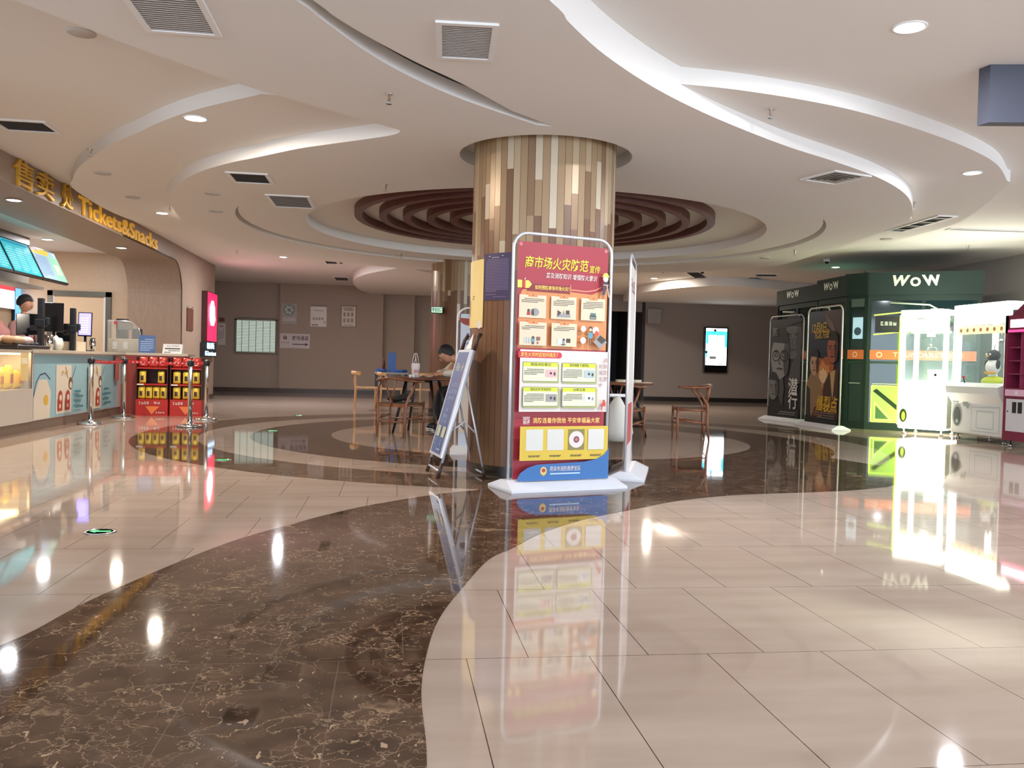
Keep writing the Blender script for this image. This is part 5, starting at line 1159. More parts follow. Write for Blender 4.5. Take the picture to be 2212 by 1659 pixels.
WGL = M((246, 246, 240), 0.35); WLIT = M((255, 255, 236), 0.4, emit=3.6); WLIT2 = M((240, 250, 255), 0.4, emit=1.4); CG = M((214, 240, 240), 0.03, alpha=0.08); WPOST = M((250, 252, 246), 0.4, emit=0.9); LIMEG = M((196, 255, 60), 0.4, emit=5.0)
def claw(t, w, d, lit_low, head, z0=0.09, z1=0.86, z2=1.66, z3=1.98):
    """claw machine, front on local -y, left edge at x=0"""
    q = B()
    for x in (0.08, w-0.08):
        for y in (0.08, d-0.08): q.lathe([(0.035, 0.0), (0.035, 0.03), (0.012, 0.035), (0.012, z0+0.01)], STEEL, (x, y, 0), 12)
    q.build('foot', t)
    q = B(); q.box((w/2, d/2, (z0+z1)/2), (w, d, z1-z0), lit_low, None, 0.035, 3); q.build('cabinet', t)
    q = B()
    for x in (0.035, w-0.035):
        for y in (0.035, d-0.035): q.box((x, y, (z1+z3)/2), (0.07, 0.07, z3-z1), WPOST, None, 0.015)
    q.box((w/2, d/2, z3-0.02), (w, d, 0.05), WLIT, None, 0.015); q.box((w/2, 0.04, z2+0.02), (w, 0.06, 0.05), WLIT); q.build('frame', t)
    q = B(); q.span((0.05, 0.03, z2+0.045), (w-0.05, 0.06, z3-0.045), head); o = q.build('header_panel', t)
    for a, b_ in (((0.07, 0.03, z1), (w-0.07, 0.036, z2)), ((0.03, 0.07, z1), (0.036, d-0.07, z2)), ((w-0.036, 0.07, z1), (w-0.03, d-0.07, z2)), ((0.07, d-0.036, z1), (w-0.07, d-0.03, z2))): B().span(a, b_, CG).build('glass_pane', t)
    B().span((0.08, 0.08, z3-0.06), (w-0.08, d-0.08, z3-0.05), WLIT2).build('light_panel', t)
    q = B(); q.box((w/2, d/2, z2-0.02), (w-0.1, 0.03, 0.03), STEEL); q.box((w/2, d/2, z2-0.06), (0.1, 0.1, 0.06), WHITE); q.rod((w/2, d/2, z2-0.09), (w/2, d/2, z2-0.2), 0.006, STEEL); q.build('gantry', t)
    cl = B().lathe([(0.02, 0.0), (0.035, -0.03), (0.03, -0.06), (0, -0.065)], STEEL, (w/2, d/2, z2-0.2), 14).build('claw_hub', t)
    for k in range(3):
        A = 2*pi*k/3+0.3; c, s_ = cos(A), sin(A); o = w/2, d/2, z2-0.25
        B().tube([(o[0], o[1], o[2]), (o[0]+0.08*c, o[1]+0.08*s_, o[2]-0.02), (o[0]+0.10*c, o[1]+0.10*s_, o[2]-0.10), (o[0]+0.05*c, o[1]+0.05*s_, o[2]-0.17)], 0.008, STEEL, 6).build('claw_finger', t)
A1, B1 = Vector((8.09, 13.04, 0)), Vector((8.53, 12.46, 0))
m1 = thing('claw_machine', 'dazzling white lit claw machine next to the dark green booth', 'claw machine', A1, atan2(B1.y-A1.y, B1.x-A1.x))
w1 = (B1-A1).length
claw(m1, w1, 0.66, WLIT, M((255, 236, 226), 0.4, emit=2.6))
s = Sheet(0.0015); s.line([(0.07, 0.14), (w1-0.12, 0.14), (w1-0.12, 0.0), (0.07, 0.0), (0.07, 0.14)], 0.008, M((230, 120, 140), 0.5)); s.pg([(0.12, 0.08), (0.3, 0.11), (0.5, 0.06), (0.3, 0.09)], M((190, 200, 190), 0.5)); o = s.build('header_print', m1); o.location = (0, 0.028, 1.75)
s = Sheet(0.002); s.disc(0.09, 0.30, 0.11, M((90, 130, 40), 0.4), 0.55); s.disc(0.095, 0.29, 0.07, M((200, 230, 80), 0.4, emit=0.6), 0.4); o = s.build('prize_hole', m1); o.location = (0, -0.002, 0)
s = Sheet(0.002); s.rect(w1*0.60, 0.87, w1*0.93, 1.04, M((255, 244, 220), 0.5, emit=0.9)); s.disc(w1*0.76, 0.96, 0.02, GK); o = s.build('notice_card', m1); o.location = (0, 0.024, 0)
s = Sheet(0.002); s.text('SUPER', 0.30, 1.83, 0.13, M((90, 150, 110), 0.5), 0.03); o = s.build('side_print', m1); o.location = (w1+0.002, 0, 0); o.rotation_euler = (0, 0, pi/2)
s = Sheet(0.002); s.rect(0.04, 0.12, 0.58, 0.70, M((196, 200, 180), 0.5))
for k in range(8): s.rect(0.06, 0.16+0.06*k, 0.56, 0.165+0.06*k, M((150, 160, 140), 0.5)); s.rect(0.08+0.06*k, 0.14, 0.085+0.06*k, 0.66, M((150, 160, 140), 0.5))
o = s.build('side_grille', m1); o.location = (w1+0.003, 0, 0); o.rotation_euler = (0, 0, pi/2)
B().span((-0.02, 0.02, 0.15), (-0.004, 0.08, 1.9), LIMEG).build('lime_light_strip', m1)
B().span((-0.016, 0.10, 0.30), (-0.004, 0.62, 0.80), M((206, 255, 90), 0.4, emit=2.4)).build('lime_side_panel', m1)
M2A, M2B = Vector((8.52, 12.32, 0)), Vector((8.53, 11.12, 0))
m2 = thing('claw_machine', 'wide pale claw machine with a lit glass case holding plush toys', 'claw machine', M2A, -pi/2)
w2 = 1.2
claw(m2, w2, 0.72, M((222, 224, 222), 0.35), M((250, 250, 236), 0.4, emit=2.4), z1=0.80, z2=1.72, z3=2.02)
q = B()  # sloping console
pr = [(0.0, 0.55), (-0.10, 0.70), (-0.12, 0.80), (0.06, 0.86), (0.06, 0.55)]
q.prism(pr, 0.02, w2-0.02, M((226, 230, 228), 0.3), Matrix(((0, 0, 1, 0), (1, 0, 0, 0), (0, 1, 0, 0), (0, 0, 0, 1)))); q.build('control_console', m2)
s = Sheet(0.002); s.disc(0.16, 0.36, 0.17, M((150, 156, 150), 0.4), 0.62); s.disc(0.165, 0.35, 0.14, M((34, 38, 40), 0.4), 0.58); s.disc(0.17, 0.27, 0.035, M((150, 180, 170), 0.4))
s.line([(0.5, 0.15), (1.1, 0.15), (1.1, 0.52), (0.5, 0.5), (0.5, 0.15)], 0.01, M((176, 184, 186), 0.5)); s.line([(0.62, 0.2), (0.98, 0.2), (0.98, 0.45), (0.62, 0.45), (0.62, 0.2)], 0.01, M((170, 178, 184), 0.5)); s.disc(0.36, 0.56, 0.06, M((150, 160, 150), 0.5)); s.disc(0.42, 0.50, 0.03, M((150, 160, 150), 0.5)); s.text('G5', 0.14, 0.6, 0.14, M((140, 156, 150), 0.5), 0.01)
o = s.build('front_print', m2); o.location = (0, -0.003, 0)
s = Sheet(0.002); s.rect(0.08, 1.58, w2-0.08, 1.70, M((240, 206, 150), 0.5, emit=0.8)); [s.disc(0.15+0.15*k, 1.64, 0.03, M((214, 170, 100), 0.5)) for k in range(7)]; o = s.build('window_valance', m2); o.location = (0, 0.026, 0)
q = B(); q.rod((0.35, -0.03, 0.85), (0.35, -0.05, 0.93), 0.008, BLACK); q.ball((0.35, -0.05, 0.94), 0.022, M((190, 40, 40), 0.3), sub=2); q.build('joystick', m2)
# plush toys
def plush(label, loc, body, belly, dark, k=1.0, rz=-pi/2, cat='plush toy'):
    t = thing('plush_toy', label, cat, loc, rz)
    B().ball((0, 0, 0.10*k), 0.10*k, body, (1, 0.85, 1.05), 3).build('body', t)
    B().ball((0, -0.045*k, 0.10*k), 0.07*k, belly, (1, 0.7, 1.1), 2).build('belly', t)
    h = B().ball((0, 0, 0.25*k), 0.085*k, dark, (1.05, 0.95, 0.95), 3).build('head', t)
    for sx in (-1, 1):
        B().ball((sx*0.032*k, -0.075*k, 0.265*k), 0.014*k, WHITE, sub=2).build('eye', h); B().ball((sx*0.11*k, -0.01*k, 0.13*k), 0.05*k, dark, (0.45, 0.6, 1.3), 2).build('arm', t); B().ball((sx*0.05*k, -0.05*k, 0.018*k), 0.035*k, M((226, 160, 50), 0.6), (1, 1.4, 0.5), 2).build('foot', t)
    B().ball((0, -0.09*k, 0.24*k), 0.02*k, M((226, 160, 50), 0.6), (1, 1.2, 0.6), 2).build('beak', h)
    return t
fl2 = 0.802
plush('black and white penguin plush sitting in the lit case above the yellow toy', (8.78, 11.75, fl2+0.19), M((235, 238, 240), 0.8), M((245, 245, 245), 0.8), M((30, 34, 44), 0.8), 1.1)
o = B().ball((0, 0, 0.095), 0.13, M((206, 220, 40), 0.8), (1.1, 1.5, 0.66), 3).build('plush_cushion'); o.location = (8.80, 11.76, fl2-0.015); tag(o, 'yellow-green plush cushion under the penguin in the lit case', 'plush toy')
plush('blue plush toy at the right side of the lit claw case', (8.85, 11.42, fl2), M((90, 150, 200), 0.8), M((230, 240, 245), 0.8), M((70, 130, 190), 0.8), 0.95)
plush('pale plush toy at the back left of the lit claw case', (9.0, 12.05, fl2), M((220, 220, 226), 0.8), M((240, 240, 240), 0.8), M((196, 206, 216), 0.8), 0.8)
o = B().ball((0, 0, 0.07), 0.09, M((206, 226, 50), 0.8), (1.3, 1, 0.8), 3).build('plush_ball'); o.location = (8.60, 12.78, 0.864); tag(o, 'small lime plush ball at the back of the dazzling white claw machine', 'plush toy')
# pink vending cabinet at the edge
PINK = M((120, 34, 62), 0.4); m3 = thing('prize_cabinet', 'dark pink prize cabinet with small lit shelves at the right edge', 'prize cabinet', (8.37, 10.98, 0), -pi/2)
w3 = 0.95
q = B(); q.box((w3/2, 0.33, 0.45), (w3, 0.66, 0.72), PINK, None, 0.01); q.build('cabinet', m3)
q = B(); q.span((0, 0, 0.81), (0.06, 0.66, 1.80), PINK); q.span((w3-0.06, 0, 0.81), (w3, 0.66, 1.80), PINK); q.span((0, 0.6, 0.81), (w3, 0.66, 1.80), M((240, 220, 236), 0.5, emit=0.9)); q.span((0, 0, 1.56), (w3, 0.66, 1.80), PINK)
q.prism([(0.05, 1.80), (w3-0.05, 1.80), (w3*0.72, 1.95), (w3*0.5, 2.0), (w3*0.28, 1.95)], -0.05, -0.6, PINK, Matrix(((1, 0, 0, 0), (0, 0, -1, 0), (0, 1, 0, 0), (0, 0, 0, 1)))); q.build('frame', m3)
s = Sheet(0.002); s.rect(0.10, 1.63, w3-0.1, 1.74, M((255, 210, 226), 0.4, emit=1.8)); s.rect(0.06, 1.57, w3-0.06, 1.60, M((230, 60, 120), 0.4, emit=1.2)); s.rect(0.08, 0.22, w3-0.1, 0.66, M((206, 204, 210), 0.5)); s.rect(0.2, 0.47, 0.28, 0.62, GK); s.rect(0.31, 0.47, 0.39, 0.62, GK); s.disc(0.12, 0.49, 0.012, GK); s.rect(0.06, 0.70, w3-0.06, 0.79, M((226, 180, 206), 0.5)); s.disc(0.28, 0.745, 0.03, WHITE)
o = s.build('front_print', m3); o.location = (0, -0.003, 0)
for z in (1.0, 1.18, 1.36): B().span((0.06, 0.03, z-0.008), (w3-0.06, 0.6, z+0.008), M((150, 60, 90), 0.4)).build('shelf', m3)
for x in (0.28, 0.5, 0.72): B().span((x-0.006, 0.03, 0.81), (x+0.006, 0.6, 1.56), M((150, 60, 90), 0.4)).build('divider', m3)
q = B()
for x in (0.08, w3-0.08):
    for y in (0.08, 0.58): q.lathe([(0.03, 0), (0.03, 0.03), (0.012, 0.035), (0.012, 0.1)], STEEL, (x, y, 0), 12)
q.build('foot', m3)
for zi, z in enumerate((0.812, 1.012, 1.192)):
    for xi, x in enumerate((0.14, 0.39, 0.61)):
        cc = ((60, 60, 90), (230, 226, 236), (206, 120, 160))[(xi+zi) % 3]; o = B().box((0, 0, 0.06), (0.12, 0.1, 0.12), M(cc, 0.5), None, 0.01).build('prize_box')
        o.location = (8.37+0.28, 10.98-x-0.02, z); tag(o, '%s prize box on the %s shelf of the pink cabinet, %s cell' % (('navy', 'white', 'pink')[(xi+zi) % 3], ('lowest', 'middle', 'upper')[zi], ('first', 'second', 'third')[xi]), 'prize box')

# grey hanging box at the upper right
GB = M((66, 68, 80), 0.6)
ga, gc = G(2140, 139, Z3), G(2115, 149, Z3); gz = VV(2133, 264, ga.y).z
q = B(); q.prism([(ga.x, ga.y), (ga.x+1.6, ga.y-0.35), (gc.x+1.7, gc.y-0.35), (gc.x, gc.y)], gz, Z3, GB)
tag(q.build('hanging_box'), 'grey-blue boxed duct hanging from the ceiling at the upper right', 'duct box')

# ------------------------------------------------------------------ back of the hall
TS = thing('wall_display', 'tall lit advertising screen on the dark far wall', 'display screen', (9.405, 24.59, 0.86), 0)
B().span((-0.36, -0.10, 0), (0.36, 0, 1.34), BLACKGLOSS, 0.01).build('housing', TS)
s = Sheet(0.002); CY = M((60, 190, 226), 0.4, emit=1.4); W4 = M((246, 252, 255), 0.4, emit=3.2); s.rect(-0.32, 0.22, 0.32, 1.30, W4); s.rect(-0.32, 1.10, 0.32, 1.22, CY); s.rect(-0.32, 0.85, -0.24, 1.15, CY); s.rect(0.25, 0.75, 0.32, 1.15, CY); s.rect(-0.32, 0.45, -0.27, 0.65, CY); s.disc(-0.05, 1.24, 0.04, M((60, 70, 90), 0.5)); s.rect(-0.2, 0.40, 0.0, 0.48, M((120, 120, 110), 0.4, emit=0.4)); s.rect(-0.2, 0.25, 0.2, 0.27, M((40, 60, 60), 0.5)); s.disc(-0.3, 0.6, 0.04, M((40, 120, 140), 0.5))
o = s.build('lit_face', TS); o.location = (0, -0.102, 0)
q = B().span((-0.2, 0, 0), (0.2, 0.12, 0.42), M((150, 146, 142), 0.5), 0.01).build('wall_speaker'); q.location = (7.5, 24.46, 2.24); tag(q, 'pale box fixed high beside the dark passage opening', 'wall box')
# barred window with blinds
WV = 25.3; wa, wb = VV(508, 688, WV), VV(598, 765, WV)
win = struct(bpy.data.objects.new('window_1', None)); COL.objects.link(win); win.location = ((wa.x+wb.x)/2, WV, wb.z)
ww, wh = wb.x-wa.x, wa.z-wb.z
q = B(); FRM = M((126, 116, 104), 0.5)
for a, b_ in (((-ww/2, -0.05, 0), (-ww/2+0.05, 0, wh)), ((ww/2-0.05, -0.05, 0), (ww/2, 0, wh)), ((-ww/2, -0.05, wh-0.04), (ww/2, 0, wh)), ((-ww/2, -0.07, 0), (ww/2, 0, 0.05))): q.span(a, b_, FRM)
q.build('window_frame', win)
B().span((-ww/2+0.04, -0.006, 0.04), (ww/2-0.04, -0.002, wh-0.04), M((196, 210, 196), 0.5, emit=0.42)).build('window_pane', win)
q = B(); rnd = random.Random(3)
for k in range(int(wh/0.042)): q.box((0, -0.02, 0.07+0.042*k), (ww-0.12, 0.014, 0.012), M((70, 76, 66), 0.6), Matrix.Rotation(rnd.uniform(-0.006, 0.006), 3, 'Y'))
for k in range(1, 6): q.box((-ww/2+ww*k/6, -0.03, wh/2), (0.012, 0.008, wh-0.1), M((60, 64, 58), 0.6))
q.build('window_blind', win)
def wall_sheet(name, label, cat, px0, py0, px1, py1, vv, draw, d=0.004):
    a, c_ = VV(px0, py0, vv), VV(px1, py1, vv); s = Sheet(0.0015); draw(s, c_.x-a.x, a.z-c_.z); o = s.build(name); o.location = ((a.x+c_.x)/2, vv-d, c_.z); return tag(o, label, cat)
def dd1(s, w, h):
    s.rect(-w/2, 0, w/2, h, M((150, 140, 126), 0.3)); s.disc(0, h*0.68, w*0.36, M((96, 108, 100), 0.4), 1, 24); [s.disc(w*0.2*cos(k), h*0.68+w*0.2*sin(k), w*0.1, M((170, 176, 160), 0.4)) for k in range(6)]; s.rect(-w*0.4, h*0.12, w*0.4, h*0.3, M((176, 166, 150), 0.4))
wall_sheet('wall_poster', 'dim poster with a round dark tree shape beside the wall corner', 'poster', 608, 655, 641, 700, 25.15, dd1)['kind'] = 'thing'
def dd2(s, w, h):
    s.rect(-w/2, 0, w/2, h, M((196, 180, 162), 0.3)); s.rect(-w/2, h*0.92, w/2, h, M((110, 100, 92), 0.4)); s.rect(-w*0.3, h*0.72, w*0.3, h*0.76, M((150, 136, 120), 0.4)); [s.rect(-w*0.35+w*0.18*k, h*0.3, -w*0.35+w*0.18*k+w*0.12, h*0.42, M((140, 128, 112), 0.4)) for k in range(4)]; s.rect(-w*0.4, h*0.05, 0, h*0.1, M((110, 86, 70), 0.4)); s.disc(w*0.38, h*0.2, w*0.1, M((150, 136, 120), 0.4), 0.5)
wall_sheet('notice_poster', 'unframed beige notice with a torn dark lower edge on the poster wall', 'poster', 671, 658, 705, 706, 25.15, dd2)
def dd3(s, w, h):
    s.rect(-w/2, 0, w/2, h, M((60, 44, 38), 0.4)); s.rect(-w*0.46, h*0.03, w*0.46, h*0.97, M((206, 188, 164), 0.4)); s.glyphs(0, h*0.88, w*0.7, h*0.07, 6, M((70, 56, 50), 0.5), 9); s.rect(-w*0.3, h*0.78, w*0.3, h*0.81, M((70, 56, 50), 0.5))
    for r in range(2):
        for k in range(3): s.rect(-w*0.34+w*0.25*k, h*(0.5-0.28*r), -w*0.34+w*0.25*k+w*0.14, h*(0.68-0.28*r), M((140, 130, 112), 0.5))
    s.rect(-w*0.3, h*0.08, w*0.3, h*0.1, M((90, 76, 66), 0.5))
wall_sheet('framed_notice', 'dark framed notice of small pictures, rightmost on the poster wall', 'framed notice', 737, 660, 769, 707, 25.15, dd3)
def dd4(s, w, h):
    s.rect(-w/2, 0, w/2, h, M((190, 178, 172), 0.4)); P = M((84, 36, 44), 0.5); s.disc(-w*0.33, h*0.72, h*0.14, P, 1, 6); s.disc(-w*0.33, h*0.74, h*0.05, M((200, 190, 186), 0.5)); s.glyphs(-w*0.33, h*0.38, w*0.28, h*0.08, 4, P, 2); s.text('散场通道', w*0.18, h*0.68, h*0.34, P, 0.01, fit=w*0.54)
    s.rect(-w*0.08, h*0.24, w*0.36, h*0.30, P); s.pg([(w*0.34, h*0.38), (w*0.46, h*0.27), (w*0.34, h*0.16)], P)
wall_sheet('direction_sign', 'white sign with 散场通道 and an arrow pointing right', 'direction sign', 605, 720, 669, 753, 25.15, dd4)
wall_sheet('notice_paper', 'small faded paper below the framed notice', 'notice', 748, 711, 759, 723, 25.15, lambda s, w, h: s.rect(-w/2, 0, w/2, h, M((160, 142, 124), 0.5)))
def dd5(s, w, h): s.rect(-w/2, 0, w/2, h, M((206, 196, 190), 0.4)); s.rect(-w*0.3, h*0.84, w*0.2, h*0.88, M((110, 80, 80), 0.5)); s.scrib(-w*0.4, h*0.75, w*0.7, 6, h*0.09, M((150, 140, 136), 0.5), 2)
wall_sheet('notice_poster', 'narrow white notice hanging on the far wall behind the red lit sign', 'poster', 471, 698, 487, 745, 25.3, dd5)
wall_sheet('notice_paper', 'small red paper above the narrow white notice', 'notice', 473, 686, 485, 695, 25.3, lambda s, w, h: s.rect(-w/2, 0, w/2, h, M((120, 60, 56), 0.5)))

# ------------------------------------------------------------------ ceiling fittings
VR = noisy((150, 146, 142), (196, 192, 188), 30, 0.6, stretch=(0.3, 30, 1), lo=0.45, hi=0.55)
def vent(px, py, z, w, d, label, kind='louvre', rz=0.0, n=14):
    p = G(px, py, z); t = thing('air_vent', label, 'air vent', (p.x, p.y, z), rz); f = 0.035
    q = B()
    for a, b_ in (((-w/2, -d/2), (w/2, -d/2+f)), ((-w/2, d/2-f), (w/2, d/2)), ((-w/2, -d/2+f), (-w/2+f, d/2-f)), ((w/2-f, -d/2+f), (w/2, d/2-f))): q.span((a[0], a[1], -0.014), (b_[0], b_[1], 0.0), WHITE)
    q.build('frame', t)
    dark = M((60, 58, 56), 0.8) if kind != 'dark' else VOID
    B().span((-w/2+f, -d/2+f, -0.004), (w/2-f, d/2-f, -0.001), dark).build('duct_opening', t)
    if kind == 'louvre':
        q = B()
        for k in range(n): q.box((0, -d/2+f+(d-2*f)*(k+0.5)/n, -0.008), (w-2*f, (d-2*f)/n*0.72, 0.002), M((188, 184, 180), 0.6), Matrix.Rotation(0.12, 3, 'X'))
        q.build('louvre', t)
    if kind == 'cone':
        for k in range(4):
            a = (w/2-f)*(1-0.23*k); b_ = a*0.86; c = (d/2-f)*(1-0.23*k); e = c*0.86; q = B(); zt = -0.006-0.004*k
            q.poly([[(-a, -c), (a, -c), (a, c), (-a, c)], [(-b_, -e), (b_, -e), (b_, e), (-b_, e)]], zt, M((196, 194, 190), 0.6)); q.build('louvre', t)
    return t
vent(1007, 89, Z1, 0.35, 0.58, 'square louvred air vent in the low ceiling, nearest the pillar top', rz=radians(-3.5), n=20)
vent(368, 22, Z1, 0.42, 0.66, 'large louvred air vent at the upper left of the ceiling', n=20)
vent(541, 384, Z1, 0.42, 0.52, 'open dark air vent in the low disc above the gold letters', 'dark')
vent(55, 271, Z3, 0.5, 0.42, 'dark air vent above the left end of the gold letters', 'dark')
vent(629, 435, Z1, 0.5, 0.8, 'flat white air diffuser beside the ring groove on the left', 'louvre', 0, 10)
vent(1804, 383, Z1, 0.46, 0.46, 'stepped square air diffuser in the low ceiling on the right', 'cone', 0.3)
vent(1986, 483, Z2, 0.26, 1.3, 'long narrow air vent above the white claw machines', 'louvre', -0.05, 4)
vent(2150, 497, Z3, 1.4, 0.16, 'long thin slot vent at the right edge of the ceiling', 'louvre', -0.1, 2)
vent(713, 562, Z3, 0.3, 1.3, 'narrow air vent in the dim ceiling by the far wall', 'louvre', 0, 10)
vent(738, 602, Z3, 0.4, 1.0, 'dim small air vent beside the far white ceiling lobe', 'louvre', 0, 8)
vent(1512, 598, Z3, 0.35, 2.2, 'slanted linear air vent above the lit wall screen', 'louvre', -0.5, 6)
vent(1655, 594, Z3, 0.5, 0.5, 'dark square air vent left of the warm downlight', 'dark', -0.3)
vent(1657, 609, Z3, 0.3, 2.4, 'second slanted linear air vent, nearer the grey faces banner', 'louvre', -0.7, 6)
def sprinkler(px, py, z, label):
    p = G(px, py, z); t = thing('sprinkler', label, 'sprinkler', (p.x, p.y, z), 0, 'ceiling sprinklers')
    B().lathe([(0.028, 0), (0.028, -0.004), (0.012, -0.008), (0.011, -0.045), (0, -0.045)], CHROME, seg=14).build('pipe_drop', t)
    B().lathe([(0.022, -0.068), (0.022, -0.071), (0, -0.071)], STEEL, seg=12).build('deflector', t)
    q = B()
    for sx in (-1, 1): q.tube([(sx*0.008, 0, -0.043), (sx*0.014, 0, -0.055), (sx*0.004, 0, -0.07)], 0.003, STEEL, 5)
    q.build('yoke', t)
for px, py, z, lab in ((840, 203, Z1, 'sprinkler head under the low ceiling left of the pillar top'), (1665, 236, Z2, 'sprinkler head on the pale ceiling between the two right-hand curves'), (195, 322, Z2, 'sprinkler head above the left gold characters'), (366, 444, Z2, 'sprinkler head by the small downlight above Tickets&Snacks'), (833, 398, Z1, 'sprinkler head near the dark wooden ceiling rings'), (1973, 437, Z2, 'sprinkler head at the outer edge of the low ceiling disc'), (1717, 541, Z1, 'sprinkler head above the film banners'), (2091, 530, Z3, 'sprinkler head above the pink cabinet'), (866, 548, Z1, 'sprinkler head before the far pillar'), (512, 541, Z3, 'sprinkler head left of the cool downlight'), (1867, 586, Z3, 'sprinkler head over the WOW corner booth'), (1432, 586, Z3, 'sprinkler head behind the large fire safety banner')): sprinkler(px, py, z, lab)
def disc_speaker(px, py, z, label, r=0.09):
    p = G(px, py, z); o = B().lathe([(r, 0), (r, -0.006), (r*0.94, -0.010), (0, -0.008)], M((184, 180, 174), 0.7), seg=32).build('ceiling_speaker'); o.location = (p.x, p.y, z); tag(o, label, 'ceiling speaker')
for px, py, z, lab in ((176, 70, Z3, 'flat round ceiling speaker at the upper left'), (221, 374, Z2, 'flat round ceiling speaker above the gold letter T'), (287, 426, Z2, 'flat round ceiling speaker beside the small downlight'), (459, 418, Z1, 'flat round ceiling disc left of the ring groove'), (466, 456, Z1, 'flat round ceiling disc nearer the counter below another'), (1915, 516, Z2, 'flat round ceiling speaker near the narrow vent on the right'), (1653, 557, Z1, 'flat round ceiling disc at the far rim of the low ceiling')): disc_speaker(px, py, z, lab)
def dome(px, py, z, label):
    p = G(px, py, z); t = thing('dome_camera', label, 'security camera', (p.x, p.y, z))
    B().lathe([(0.06, 0), (0.06, -0.03), (0.05, -0.045), (0, -0.045)], WHITE, seg=20).build('housing', t)
    B().ball((0, 0, -0.05), 0.038, BLACKGLOSS, sub=2).build('lens', t)
dome(737, 561, Z3, 'white dome camera beside the narrow vent by the far wall'); dome(1786, 560, Z3, 'white dome camera left of the warm downlight over the booth'); dome(1517, 583, Z3, 'small dome camera above the slanted linear vent')

# ------------------------------------------------------------------ green guide lights let into the floor
GRN = M((20, 214, 84), 0.4, emit=2.2)
for (px, py), lab in zip(((199, 1149), (480, 994), (588, 931), (648, 898)), ('largest green arrow light in the cream floor, nearest the camera', 'green arrow light in the outer brown floor ring', 'green arrow light at the edge of the inner dark ring', 'green arrow light farthest away, near the barred window')):
    p = G(px, py, 0); t = thing('floor_guide_light', lab, 'floor light', (-1.54 if True else p.x, p.y, 0.0018), 0)
    B().lathe([(0.085, 0), (0.083, 0.003), (0.068, 0.003), (0.066, 0.001)], CHROME, seg=40).build('metal_rim', t)
    B().lathe([(0.066, 0.001), (0, 0.001)], M((120, 130, 120), 0.15), seg=40).build('glass_cover', t)
    q = B(); q.poly([[(-0.055, 0), (-0.015, 0.035), (-0.015, 0.014), (0.055, 0.014), (0.055, -0.014), (-0.015, -0.014), (-0.015, -0.035)]], 0.0022, GRN); q.build('green_arrow', t, recalc=False)

# ------------------------------------------------------------------ people
def skin_mesh(name, joints, edges, mat, parent=None, sub=2, root=0):
    """one continuous limb surface grown over a skeleton: joints = (x, y, z, radius or (rx, ry))"""
    me = bpy.data.meshes.new(name); me.from_pydata([j[:3] for j in joints], edges, []); o = bpy.data.objects.new(name, me); COL.objects.link(o)
    md = o.modifiers.new('grow', 'SKIN'); md.use_smooth_shade = True; md.branch_smoothing = 0.7
    if not me.skin_vertices: me.attributes.new  # layer comes with the modifier
    for v, j in zip(me.skin_vertices[0].data, joints):
        r = j[3]; v.radius = (r, r) if not isinstance(r, tuple) else r; v.use_root = False
    me.skin_vertices[0].data[root].use_root = True
    sd = o.modifiers.new('smooth', 'SUBSURF'); sd.levels = sub; sd.render_levels = sub
    dg = bpy.context.evaluated_depsgraph_get(); dg.update(); m2_ = bpy.data.meshes.new_from_object(o.evaluated_get(dg)); bpy.data.objects.remove(o); bpy.data.meshes.remove(me)
    m2_.name = name; m2_.materials.clear(); m2_.materials.append(mat)
    for p in m2_.polygons: p.use_smooth = True; p.material_index = 0
    r = bpy.data.objects.new(name, m2_); COL.objects.link(r); r.parent = parent; return r
SKIN = noisy((190, 138, 108), (202, 152, 120), 20, 0.5); HAIR = noisy((18, 16, 16), (34, 30, 30), 60, 0.6, stretch=(1, 1, 4))
def head_parts(parent, loc, yaw, nod, roll_=0.0, glasses=True, k=1.0):
    """head joined to the body object, turned and bent"""
    R = Matrix.Rotation(yaw, 3, 'Z') @ Matrix.Rotation(nod, 3, 'X') @ Matrix.Rotation(roll_, 3, 'Y')
    def hf(p):   # skull: narrower jaw, fuller back
        x, y, z = p; j = max(0.0, -z); return Vector((x*(1-0.30*j), y*(1-0.18*j)+(0.08*max(0, z))-0.03*j, z))
    q = B(); q.ball((0, 0, 0), 0.1*k, SKIN, (0.76, 0.95, 1.16), 4, fn=hf)
    q.ball((0, -0.100*k, -0.012*k), 0.016*k, SKIN, (0.75, 1.0, 1.6), 2)
    for sx in (-1, 1): q.ball((sx*0.075*k, 0.01*k, 0.0), 0.022*k, SKIN, (0.4, 0.8, 1.3), 2)
    return q, R
